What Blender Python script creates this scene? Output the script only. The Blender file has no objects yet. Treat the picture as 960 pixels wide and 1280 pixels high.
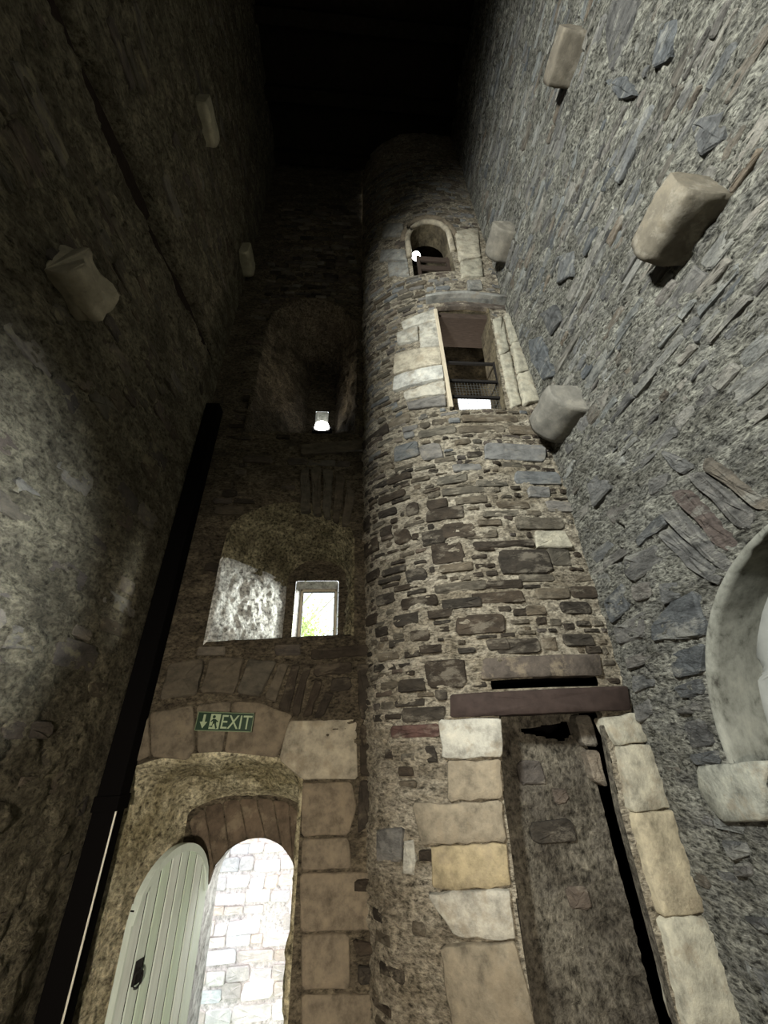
import bpy, math, random
import numpy as np
from mathutils import Matrix, Vector

random.seed(7)
RNG = np.random.default_rng(11)
scene = bpy.context.scene
col = scene.collection

# ------------------------------------------------------------------ camera
CAM_AXES = np.array([[0.99694337, 0.00904667, 0.07760202],     # world X, Y, Z
                     [-0.07155589, 0.50446904, 0.86045961],    # in camera terms
                     [-0.03136352, -0.86338238, 0.50357441]])  # (right, down, forward)
CAM_POS = np.array([0.0, 0.0, 2.3])
cam = bpy.data.objects.new('camera', bpy.data.cameras.new('camera'))
col.objects.link(cam)
cam.data.sensor_fit = 'HORIZONTAL'
cam.data.sensor_width = 36.0
cam.data.lens = 36.0 * 481.0 / 960.0
cam.data.clip_start = 0.05
rot = Matrix(((CAM_AXES[0, 0], -CAM_AXES[0, 1], -CAM_AXES[0, 2]),
              (CAM_AXES[1, 0], -CAM_AXES[1, 1], -CAM_AXES[1, 2]),
              (CAM_AXES[2, 0], -CAM_AXES[2, 1], -CAM_AXES[2, 2])))
cam.matrix_world = Matrix.Translation(Vector(CAM_POS)) @ rot.to_4x4()
scene.camera = cam

# ------------------------------------------------------------------ world, sun, exposure
scene.view_settings.view_transform = 'Standard'
scene.view_settings.look = 'None'
scene.view_settings.gamma = 1.0
scene.view_settings.use_curve_mapping = False
scene.view_settings.exposure = 0.0
world = bpy.data.worlds.new('overcast_sky')
scene.world = world
world.use_nodes = True
world.node_tree.nodes['Background'].inputs[0].default_value = (0.93, 0.97, 1.0, 1)
world.node_tree.nodes['Background'].inputs[1].default_value = 3.0


def look(o, target):
    d = Vector(target) - o.location
    o.rotation_euler = d.to_track_quat('-Z', 'Y').to_euler()


def lamp(name, kind, loc, target, energy, color, **kw):
    l = bpy.data.lights.new(name, kind)
    l.energy = energy
    l.color = color
    for k, v in kw.items():
        setattr(l, k, v)
    o = bpy.data.objects.new(name, l)
    col.objects.link(o)
    o.location = loc
    look(o, target)
    return o


lamp('sun_light', 'SUN', (6, 12, 8), (6 - .78, 12 - .52, 8 - .08), 30.0, (1.0, .97, .92), angle=0.45)
# unseen floodlights added for key, side and fill light: fixtures are built at the end of the script
ADDED_FLOODS = [((-3.05, -2.45, 5.55), (2.2, 1.2, 5.6), 800.0, (.97, 1.0, .95), .55, 150),
         ((3.4, 1.30, 2.55), (-2.0, 1.70, 3.10), 21.0, (.86, .95, 1.0), .25, 28),  # stands in for daylight through the side arch
         ((-.35, -2.55, 1.7), (-.4, 4.0, .7), 64.0, (1.0, .9, .74), .3, 76)]  # added warm fill behind the camera
for i, (p, t, e, c, sz, sp) in enumerate(ADDED_FLOODS):
    lamp('floodlight_beam', 'AREA', p, t, e, c, shape='SQUARE', size=sz, spread=math.radians(sp))


# ------------------------------------------------------------------ helpers
def tag(o, label=None, category=None, group=None, kind=None):
    if label: o['label'] = label
    if category: o['category'] = category
    if group: o['group'] = group
    if kind: o['kind'] = kind
    return o


def _hash(ix, iy, iz, seed):
    h = (ix * 374761393 + iy * 668265263 + iz * 2147483647 + seed * 1274126177) & 0xffffffff
    h = ((h ^ (h >> 13)) * 1274126177) & 0xffffffff
    h = h ^ (h >> 16)
    return (h & 0xffff) / 65535.0


def vnoise(x, y, z, seed=0):
    x, y, z = np.broadcast_arrays(np.asarray(x, float), np.asarray(y, float), np.asarray(z, float))
    ix, iy, iz = np.floor(x).astype(np.int64), np.floor(y).astype(np.int64), np.floor(z).astype(np.int64)
    fx, fy, fz = x - ix, y - iy, z - iz
    fx, fy, fz = [f * f * (3 - 2 * f) for f in (fx, fy, fz)]
    r = 0
    for dx in (0, 1):
        for dy in (0, 1):
            for dz in (0, 1):
                w = (fx if dx else 1 - fx) * (fy if dy else 1 - fy) * (fz if dz else 1 - fz)
                r = r + w * _hash(ix + dx, iy + dy, iz + dz, seed)
    return r * 2 - 1


def fbm(x, y, z=0.0, octv=4, seed=0, gain=.5):
    a, r = 1.0, 0
    for k in range(octv):
        r = r + a * vnoise(x * 2 ** k + 17.3 * k, y * 2 ** k - 9.1 * k, z * 2 ** k + 3.7 * k, seed + k)
        a *= gain
    return r


def cells(u, v, seed=0):
    """cellular noise: distance to the joint, random id of the nearest cell"""
    iu, iv = np.floor(u).astype(np.int64), np.floor(v).astype(np.int64)
    d1 = np.full(u.shape, 9.0); d2 = np.full(u.shape, 9.0); idr = np.zeros(u.shape)
    for a in (-1, 0, 1):
        for b in (-1, 0, 1):
            cu, cv = iu + a, iv + b
            du = cu + .15 + .7 * _hash(cu, cv, 1, seed) - u
            dv = cv + .15 + .7 * _hash(cu, cv, 2, seed) - v
            d = np.sqrt(du * du + dv * dv)
            near = d < d1
            d2 = np.where(near, d1, np.minimum(d2, d))
            idr = np.where(near, _hash(cu, cv, 3, seed), idr)
            d1 = np.where(near, d, d1)
    return d2 - d1, idr


def mesh_obj(name, verts, faces, mat, parent=None, smooth=False, color=None):
    me = bpy.data.meshes.new(name)
    me.from_pydata([tuple(map(float, v)) for v in verts], [], faces)
    if smooth:
        me.polygons.foreach_set('use_smooth', [True] * len(me.polygons))
    if color is not None:
        at = me.color_attributes.new('tone', 'FLOAT_COLOR', 'POINT')
        c = np.asarray(color, float)
        if c.ndim == 1:
            c = np.tile(c, (len(verts), 1))
        at.data.foreach_set('color', np.c_[c, np.ones(len(c))].ravel())
    me.materials.append(mat)
    me.update()
    o = bpy.data.objects.new(name, me)
    col.objects.link(o)
    if parent: o.parent = parent
    return o


def grid_obj(name, P, mat, parent=None, mask=None, smooth=True):
    """P: (n, m, 3) array of points; mask: (n-1, m-1) faces kept"""
    n, m = P.shape[:2]
    idx = np.arange(n * m).reshape(n, m)
    q = np.stack([idx[:-1, :-1], idx[1:, :-1], idx[1:, 1:], idx[:-1, 1:]], -1)
    q = q[mask] if mask is not None else q.reshape(-1, 4)
    used = np.unique(q)
    remap = np.full(n * m, -1); remap[used] = np.arange(len(used))
    q = remap[q]
    V = P.reshape(-1, 3)[used]
    me = bpy.data.meshes.new(name)
    me.vertices.add(len(V)); me.vertices.foreach_set('co', V.ravel())
    me.loops.add(q.size); me.loops.foreach_set('vertex_index', q.ravel())
    me.polygons.add(len(q))
    me.polygons.foreach_set('loop_start', np.arange(0, q.size, 4))
    me.polygons.foreach_set('loop_total', np.full(len(q), 4))
    if smooth: me.polygons.foreach_set('use_smooth', np.ones(len(q), bool))
    me.materials.append(mat)
    me.update(calc_edges=True); me.validate()
    o = bpy.data.objects.new(name, me)
    col.objects.link(o)
    if parent: o.parent = parent
    return o


class MB:
    """collects simple solids into one mesh"""
    def __init__(self): self.v = []; self.f = []
    def add(self, v, f):
        b = len(self.v); self.v += [tuple(p) for p in v]; self.f += [tuple(i + b for i in q) for q in f]
        return self
    def box(self, x0, x1, y0, y1, z0, z1, bev=0.0):
        b = min(bev, (x1 - x0) * .45, (y1 - y0) * .45, (z1 - z0) * .45)
        if b <= 0:
            v = [(x, y, z) for x in (x0, x1) for y in (y0, y1) for z in (z0, z1)]
            return self.add(v, [(0, 1, 3, 2), (4, 6, 7, 5), (0, 4, 5, 1), (2, 3, 7, 6), (0, 2, 6, 4), (1, 5, 7, 3)])
        import bmesh
        bm = bmesh.new()
        bmesh.ops.create_cube(bm, size=1)
        for q in bm.verts:
            q.co = ((x0 + x1) / 2 + q.co.x * (x1 - x0), (y0 + y1) / 2 + q.co.y * (y1 - y0), (z0 + z1) / 2 + q.co.z * (z1 - z0))
        bmesh.ops.bevel(bm, geom=list(bm.edges), offset=b, segments=2, affect='EDGES', profile=.5)
        bm.verts.ensure_lookup_table()
        self.add([tuple(q.co) for q in bm.verts], [tuple(p.index for p in f.verts) for f in bm.faces])
        bm.free(); return self
    def tube(self, pts, r, n=8, caps=True):
        pts = [Vector(p) for p in pts]; rings = []
        for i, p in enumerate(pts):
            d = (pts[min(i + 1, len(pts) - 1)] - pts[max(i - 1, 0)]).normalized()
            a = d.orthogonal().normalized() if abs(d.z) > .9 else d.cross(Vector((0, 0, 1))).normalized()
            b = d.cross(a)
            rr = r[i] if isinstance(r, (list, tuple)) else r
            rings.append([p + (a * math.cos(2 * math.pi * k / n) + b * math.sin(2 * math.pi * k / n)) * rr for k in range(n)])
        v = [q for R_ in rings for q in R_]
        f = [(i * n + k, i * n + (k + 1) % n, (i + 1) * n + (k + 1) % n, (i + 1) * n + k) for i in range(len(pts) - 1) for k in range(n)]
        if caps: f += [tuple(range(n))[::-1], tuple((len(pts) - 1) * n + k for k in range(n))]
        return self.add(v, f)
    def prism(self, poly, y0, y1, fn=None):
        """poly: (x, z) outline, extruded along y; fn maps (x, y, z)"""
        n = len(poly)
        v = [(x, y0, z) for x, z in poly] + [(x, y1, z) for x, z in poly]
        if fn: v = [fn(*q) for q in v]
        f = [tuple(range(n)), tuple(range(2 * n - 1, n - 1, -1))] + [(i, i + n, (i + 1) % n + n, (i + 1) % n) for i in range(n)]
        return self.add(v, f)
    def build(self, name, mat, parent=None, smooth=False, color=None):
        return mesh_obj(name, self.v, self.f, mat, parent, smooth, color)


# ------------------------------------------------------------------ materials
def new_mat(name):
    m = bpy.data.materials.new(name); m.use_nodes = True
    nt = m.node_tree
    return m, nt, nt.nodes['Principled BSDF']


def nd(nt, t, **kw):
    n = nt.nodes.new(t)
    for k, v in kw.items():
        if k in n.inputs: n.inputs[k].default_value = v
        else: setattr(n, k, v)
    return n


def coords(nt, scale):
    tc = nd(nt, 'ShaderNodeTexCoord'); mp = nd(nt, 'ShaderNodeMapping')
    mp.inputs['Scale'].default_value = scale
    nt.links.new(tc.outputs['Object'], mp.inputs['Vector'])
    return mp.outputs['Vector']


def ramp(nt, fac, stops):
    r = nd(nt, 'ShaderNodeValToRGB')
    el = r.color_ramp.elements
    while len(el) < len(stops): el.new(.5)
    for e, (p, c) in zip(el, stops):
        e.position = p; e.color = (*c, 1) if len(c) == 3 else c
    nt.links.new(fac, r.inputs['Fac'])
    return r.outputs['Color']


def mix(nt, kind, fac, a, b):
    m = nd(nt, 'ShaderNodeMix', data_type='RGBA', blend_type=kind)
    for s, v in ((m.inputs[0], fac), (m.inputs[6], a), (m.inputs[7], b)):
        if isinstance(v, bpy.types.NodeSocket): nt.links.new(v, s)
        elif isinstance(v, (int, float)): s.default_value = v
        else: s.default_value = (*v, 1)
    return m.outputs[2]


def rubble_mat(name, light, dark, patch, aniso=(1, 1, 1), bump=.5, dist=.03, patch_amt=.5, contrast=(.38, .62), grit=0.0):
    """lime mortar over rubble: pale lime, dirty lime and patches of bare stone"""
    m, nt, bs = new_mat(name)
    v = coords(nt, aniso)
    n1 = nd(nt, 'ShaderNodeTexNoise', Scale=3.2, Detail=8.0, Roughness=.62); nt.links.new(v, n1.inputs['Vector'])
    n2 = nd(nt, 'ShaderNodeTexNoise', Scale=17.0, Detail=7.0, Roughness=.7); nt.links.new(v, n2.inputs['Vector'])
    n3 = nd(nt, 'ShaderNodeTexNoise', Scale=6.5, Detail=5.0, Roughness=.6); nt.links.new(v, n3.inputs['Vector'])
    n4 = nd(nt, 'ShaderNodeTexNoise', Scale=70.0, Detail=4.0, Roughness=.7); nt.links.new(v, n4.inputs['Vector'])
    c1 = ramp(nt, n1.outputs['Fac'], [(contrast[0], dark), (contrast[1], light)])
    c2 = ramp(nt, n2.outputs['Fac'], [(.32, (.22, .21, .2)), (.44, (.72, .72, .71)), (.55, (1.0, 1.0, 1.0)), (.7, (1.3, 1.29, 1.27))])
    c = mix(nt, 'MULTIPLY', 1.0, c1, c2)
    p = ramp(nt, n3.outputs['Fac'], [(.5, (0, 0, 0)), (.57, (1, 1, 1))])
    pm = nd(nt, 'ShaderNodeMath', operation='MULTIPLY'); nt.links.new(p, pm.inputs[0]); pm.inputs[1].default_value = patch_amt
    c = mix(nt, 'MIX', pm.outputs[0], c, patch)
    if grit:
        n5 = nd(nt, 'ShaderNodeTexNoise', Scale=34.0, Detail=5.0, Roughness=.65); nt.links.new(v, n5.inputs['Vector'])
        c = mix(nt, 'MULTIPLY', grit, c, ramp(nt, n5.outputs['Fac'], [(.36, (.12, .115, .11)), (.47, (.8, .8, .79)), (.62, (1.35, 1.35, 1.33))]))
    nt.links.new(c, bs.inputs['Base Color'])
    bs.inputs['Roughness'].default_value = .95
    bs.inputs['Specular IOR Level'].default_value = .15
    ad = nd(nt, 'ShaderNodeMath', operation='MULTIPLY_ADD')
    nt.links.new(n4.outputs['Fac'], ad.inputs[0]); ad.inputs[1].default_value = .35; nt.links.new(n2.outputs['Fac'], ad.inputs[2])
    if grit: nt.links.new(n5.outputs['Fac'], ad.inputs[0]); ad.inputs[1].default_value = .8
    b = nd(nt, 'ShaderNodeBump', Strength=bump, Distance=dist)
    nt.links.new(ad.outputs[0], b.inputs['Height']); nt.links.new(b.outputs['Normal'], bs.inputs['Normal'])
    return m


def stone_mat(name, aniso=(1, 1, 1), bump=.6, dist=.02, lime=(.4, .37, .3), lime_amt=.35, lo=.45):
    """stone coloured by its own tone, mottled, with lime smeared over some of it"""
    m, nt, bs = new_mat(name)
    v = coords(nt, aniso)
    at = nd(nt, 'ShaderNodeAttribute', attribute_name='tone')
    n1 = nd(nt, 'ShaderNodeTexNoise', Scale=9.0, Detail=8.0, Roughness=.68); nt.links.new(v, n1.inputs['Vector'])
    n2 = nd(nt, 'ShaderNodeTexNoise', Scale=45.0, Detail=5.0, Roughness=.7); nt.links.new(v, n2.inputs['Vector'])
    n3 = nd(nt, 'ShaderNodeTexNoise', Scale=5.0, Detail=7.0, Roughness=.7); nt.links.new(v, n3.inputs['Vector'])
    f = ramp(nt, n1.outputs['Fac'], [(.3, (lo, lo, lo)), (.52, (1, 1, 1)), (.75, (1.45, 1.42, 1.36))])
    c = mix(nt, 'MULTIPLY', 1.0, at.outputs['Color'], f)
    p = ramp(nt, n3.outputs['Fac'], [(.53, (0, 0, 0)), (.62, (1, 1, 1))])
    pm = nd(nt, 'ShaderNodeMath', operation='MULTIPLY'); nt.links.new(p, pm.inputs[0]); pm.inputs[1].default_value = lime_amt
    c = mix(nt, 'MIX', pm.outputs[0], c, lime)
    nt.links.new(c, bs.inputs['Base Color'])
    bs.inputs['Roughness'].default_value = .9
    bs.inputs['Specular IOR Level'].default_value = .2
    ad = nd(nt, 'ShaderNodeMath', operation='MULTIPLY_ADD')
    nt.links.new(n2.outputs['Fac'], ad.inputs[0]); ad.inputs[1].default_value = .5; nt.links.new(n1.outputs['Fac'], ad.inputs[2])
    b = nd(nt, 'ShaderNodeBump', Strength=bump, Distance=dist)
    nt.links.new(ad.outputs[0], b.inputs['Height']); nt.links.new(b.outputs['Normal'], bs.inputs['Normal'])
    return m


def plain_mat(name, c, rough=.6, spec=.3, metal=0.0, var=.0, scale=12.0, aniso=(1, 1, 1), bump=0.0):
    m, nt, bs = new_mat(name)
    bs.inputs['Base Color'].default_value = (*c, 1)
    bs.inputs['Roughness'].default_value = rough
    bs.inputs['Specular IOR Level'].default_value = spec
    bs.inputs['Metallic'].default_value = metal
    if var or bump:
        v = coords(nt, aniso)
        n = nd(nt, 'ShaderNodeTexNoise', Scale=scale, Detail=6.0, Roughness=.65); nt.links.new(v, n.inputs['Vector'])
        f = ramp(nt, n.outputs['Fac'], [(.3, (1 - var,) * 3), (.7, (1 + var,) * 3)])
        nt.links.new(mix(nt, 'MULTIPLY', 1.0, c, f), bs.inputs['Base Color'])
        if bump:
            b = nd(nt, 'ShaderNodeBump', Strength=bump, Distance=.01)
            nt.links.new(n.outputs['Fac'], b.inputs['Height']); nt.links.new(b.outputs['Normal'], bs.inputs['Normal'])
    return m


def glow_mat(name, c, s):
    m, nt, bs = new_mat(name)
    bs.inputs['Base Color'].default_value = (.8, .8, .8, 1)
    bs.inputs['Emission Color'].default_value = (*c, 1)
    bs.inputs['Emission Strength'].default_value = s
    return m


M_RIGHT = rubble_mat('grey_lime_rubble', (.385, .375, .325), (.20, .192, .165), (.135, .132, .126), (1, .7, 1.7), 1.0, .06, .45, grit=.8)
M_TURRET = rubble_mat('tan_lime_mortar', (.46, .41, .325), (.27, .23, .17), (.15, .125, .095), (.8, .8, 1.7), .9, .04, .35, grit=.5)
M_LEFT = rubble_mat('olive_stained_rubble', (.25, .22, .155), (.115, .1, .07), (.085, .073, .053), (1, .8, 1.2), .9, .045, .5, grit=.38)
M_BACK = rubble_mat('brown_rubble', (.20, .165, .115), (.10, .082, .058), (.07, .056, .042), (.8, 1, 1.5), .9, .04, .5, grit=.55)
M_SOFFIT = rubble_mat('bounce_lit_rubble', (.50, .44, .29), (.22, .19, .12), (.13, .11, .07), (1, 1, 1), 1.0, .05, .4, grit=.7)  # base colour raised to stand in for sun bounced onto the soffit
M_LIME = rubble_mat('white_limewash', (.74, .74, .72), (.46, .45, .43), (.30, .29, .27), (1, 1, 1), .9, .04, .25)
M_PLASTER = rubble_mat('smooth_grey_plaster', (.27, .268, .23), (.2, .197, .168), (.18, .176, .15), (.5, .5, .3), .12, .01, .3)
M_INFILL = rubble_mat('dirty_plaster', (.185, .165, .13), (.07, .06, .047), (.10, .088, .074), (1, 1, .8), .8, .035, .4, grit=.5)
M_LIT_LIME = rubble_mat('bounce_lit_limewash', (.74, .67, .48), (.36, .31, .19), (.2, .17, .1), (1, 1, 1), .9, .035, .4, grit=.5)  # limewash made paler to stand in for light from below the door arch
M_DARKROOM = rubble_mat('stairwell_rubble', (.17, .14, .09), (.08, .065, .045), (.06, .05, .035), (1, 1, 1), .8, .03, .4)
M_STONE = stone_mat('field_stone', (.8, .8, 1.6), .8, .03, (.34, .30, .235), .3, .4)
M_STONE_R = stone_mat('slate_stone', (1, .7, 1.8), 1.0, .05, (.33, .32, .28), .6, .35)
M_ASHLAR = stone_mat('dressed_stone', (1, 1, 1), .6, .02, (.24, .195, .135), .5, .45)
M_CORBEL = stone_mat('corbel_stone', (1, 1, 1), .35, .015, (.36, .33, .27), .3, .7)
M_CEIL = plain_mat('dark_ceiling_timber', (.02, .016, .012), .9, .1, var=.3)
M_FLOOR = rubble_mat('earth_floor', (.17, .145, .10), (.10, .085, .06), (.12, .1, .075), (1, 1, 1), .4, .02, .3)
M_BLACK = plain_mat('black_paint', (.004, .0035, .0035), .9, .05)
M_IRON = plain_mat('black_iron', (.018, .016, .015), .55, .35, .3, var=.3, scale=40)
M_WIRE = plain_mat('galvanised_wire', (.12, .12, .115), .5, .4, .6)
M_PALEWOOD = plain_mat('pale_wood', (.46, .40, .30), .7, .2, var=.2, scale=8, aniso=(6, 6, .6))
M_DARKWOOD = plain_mat('dark_wood', (.05, .036, .028), .75, .2, var=.35, scale=10, aniso=(1, 6, 6))
M_REDSLAB = plain_mat('iron_red_lintel', (.038, .026, .022), .85, .2, var=.25, scale=14, bump=.3)

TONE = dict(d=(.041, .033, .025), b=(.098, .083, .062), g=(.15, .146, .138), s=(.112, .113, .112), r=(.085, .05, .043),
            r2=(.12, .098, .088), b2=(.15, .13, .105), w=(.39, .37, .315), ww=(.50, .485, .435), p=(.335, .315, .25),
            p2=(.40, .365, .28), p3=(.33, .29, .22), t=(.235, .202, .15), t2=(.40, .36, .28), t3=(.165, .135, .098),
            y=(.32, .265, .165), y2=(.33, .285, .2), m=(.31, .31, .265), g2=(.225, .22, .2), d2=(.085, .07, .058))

# ------------------------------------------------------------------ wall coordinates
X_LEFT, X_RIGHT, Y_BACK, Y_REAR, Z_FLOOR, Z_TOP = -1.98, 2.22, 4.0, -3.0, -0.4, 14.6
PROFILE = [(0.12, 4.02), (0.16, 3.9), (0.24, 3.76), (0.36, 3.65), (0.6, 3.48), (0.9, 3.35), (1.2, 3.27), (1.6, 3.23), (2.3, 3.27)]
_px = np.linspace(.12, 2.3, 1500)
_py = np.interp(_px, [p[0] for p in PROFILE], [p[1] for p in PROFILE])
_k = np.ones(61) / 61
_py = np.convolve(np.pad(_py, 30, mode='edge'), _k, 'valid')
_ps = np.r_[0, np.cumsum(np.hypot(np.diff(_px), np.diff(_py)))] * (2.485 / np.sum(np.hypot(np.diff(_px), np.diff(_py))))
_tx, _ty = np.gradient(_px, _ps), np.gradient(_py, _ps)
_tl = np.hypot(_tx, _ty); _tx, _ty = _tx / _tl, _ty / _tl


def on_turret(s, z, n):
    s = np.asarray(s, float)
    return np.stack([np.interp(s, _ps, _px) + np.interp(s, _ps, _ty) * n,
                     np.interp(s, _ps, _py) - np.interp(s, _ps, _tx) * n, np.asarray(z, float) + 0 * s], -1)


def on_back(s, z, n):
    s = np.asarray(s, float); return np.stack([s, Y_BACK - n + 0 * s, np.asarray(z, float) + 0 * s], -1)


def on_right(s, z, n):
    s = np.asarray(s, float); return np.stack([X_RIGHT - n + 0 * s, s, np.asarray(z, float) + 0 * s], -1)


def on_left(s, z, n):
    s = np.asarray(s, float); return np.stack([X_LEFT + n + 0 * s, s, np.asarray(z, float) + 0 * s], -1)


def inside_poly(u, v, poly):
    r = np.zeros(u.shape, bool); n = len(poly)
    for i in range(n):
        (x1, y1), (x2, y2) = poly[i], poly[(i + 1) % n]
        c = (y1 > v) != (y2 > v)
        with np.errstate(divide='ignore', invalid='ignore'):
            r ^= c & (u < (x2 - x1) * (v - y1) / (y2 - y1 + 1e-12) + x1)
    return r


def nearest_on_poly(u, v, poly):
    best = np.full(u.shape, 1e9); bu = u.copy(); bv = v.copy(); n = len(poly)
    for i in range(n):
        (x1, y1), (x2, y2) = poly[i], poly[(i + 1) % n]
        dx, dy = x2 - x1, y2 - y1
        t = np.clip(((u - x1) * dx + (v - y1) * dy) / (dx * dx + dy * dy + 1e-12), 0, 1)
        qu, qv = x1 + t * dx, y1 + t * dy
        d = np.hypot(u - qu, v - qv); k = d < best
        best = np.where(k, d, best); bu = np.where(k, qu, bu); bv = np.where(k, qv, bv)
    return best, bu, bv


def wall_mesh(name, fn, s0, s1, z0, z1, step, holes, relief, mat, parent=None):
    s = np.linspace(s0, s1, int((s1 - s0) / step) + 2); z = np.linspace(z0, z1, int((z1 - z0) / step) + 2)
    S, Z = np.meshgrid(s, z, indexing='ij')
    keep = np.ones((len(s) - 1, len(z) - 1), bool)
    damp = np.ones(S.shape)
    sc, zc = (S[:-1, :-1] + S[1:, 1:]) / 2, (Z[:-1, :-1] + Z[1:, 1:]) / 2
    S2, Z2 = S.copy(), Z.copy()
    for h in holes:
        keep &= ~inside_poly(sc, zc, h)
        d, qu, qv = nearest_on_poly(S, Z, h)
        ins = inside_poly(S, Z, h)
        S2 = np.where(ins, qu, S2); Z2 = np.where(ins, qv, Z2)
        damp = np.minimum(damp, np.where(ins, 0, np.clip(d / .08, 0, 1)))
    return grid_obj(name, fn(S2, Z2, relief(S2, Z2) * damp), mat, parent, keep)


# ------------------------------------------------------------------ stones
def stone_outline(cx, cz, w, h, rough=.16):
    """a split slab: clipped corners, uneven edges"""
    a, b = w / 2, h / 2
    k = min(a, b)
    out = []
    for sx, sz in ((1, -1), (1, 1), (-1, 1), (-1, -1)):
        cu, cv = random.uniform(.12, .75) * k, random.uniform(.12, .75) * k
        p, q = (sx * a, sz * (b - cv)), (sx * (a - cu), sz * b)
        if sx * sz < 0: p, q = q, p
        m = ((p[0] + q[0]) / 2 + sx * cu * .12, (p[1] + q[1]) / 2 + sz * cv * .12)
        out += [p, m, q]
    sk = random.uniform(-.12, .12)
    j = rough * k * .55
    return [(cx + x + sk * z + random.uniform(-j, j), cz + z + random.uniform(-j, j)) for x, z in out]


def poly_outline(pts, jit=.006, seg=.10, cut=.18):
    n = len(pts)
    a = sum(pts[i][0] * pts[(i + 1) % n][1] - pts[(i + 1) % n][0] * pts[i][1] for i in range(n))
    if a < 0: pts = pts[::-1]
    out = []
    for i in range(n):
        p, q = pts[i], pts[(i + 1) % n]
        L = math.hypot(q[0] - p[0], q[1] - p[1])
        c = min(cut, .02 / max(L, 1e-3))
        k = max(1, int(L / seg))
        for j in range(k + 1):
            t = c + (1 - 2 * c) * j / k
            out.append((p[0] + (q[0] - p[0]) * t + random.uniform(-jit, jit), p[1] + (q[1] - p[1]) * t + random.uniform(-jit, jit)))
    return out


def stone_mesh(outline, fn, proud, bev=.012, jit=.006, back=.06):
    o = np.array(outline); c = o.mean(0); n = len(o)
    d = c - o; L = np.hypot(*d.T)[:, None] + 1e-9
    r1 = o
    r2 = o + d * np.minimum(bev / L, .35)
    r3 = o + d * .55
    J = lambda m, k: RNG.uniform(-k, k, m)
    tilt = RNG.uniform(-1, 1, 2) * jit * 1.2 / (np.abs(o - c).max(0) + .02)
    tl = lambda r: (r - c) @ tilt
    if jit < .0045: jit = .0012
    V = np.concatenate([fn(r1[:, 0], r1[:, 1], np.full(n, -back)),
                        fn(r1[:, 0], r1[:, 1], proud - bev * .9 + J(n, jit * .6) + tl(r1)),
                        fn(r2[:, 0], r2[:, 1], proud + J(n, jit * .7) + tl(r2)),
                        fn(r3[:, 0], r3[:, 1], proud + J(n, jit) + tl(r3)),
                        fn(c[:1], c[1:], np.array([proud + float(J(1, jit)[0])]))])
    F = []
    for k in range(3):
        F += [(k * n + i, k * n + (i + 1) % n, (k + 1) * n + (i + 1) % n, (k + 1) * n + i) for i in range(n)]
    F += [(3 * n + i, 3 * n + (i + 1) % n, 4 * n) for i in range(n)]
    return V, F


def view_weight(V):
    c = (V.mean(0) - CAM_POS) @ CAM_AXES          # camera right, down, forward
    if c[2] < .2: return 0.0
    x, y = 480 + 481 * c[0] / c[2], 640 + 481 * c[1] / c[2]
    if not (-20 < x < 980 and -20 < y < 1300): return 0.0
    q = (V - CAM_POS) @ CAM_AXES
    q = q[:, :2] / q[:, 2:3] * 481
    e = q.max(0) - q.min(0)
    return float(e[0] * e[1])


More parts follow.
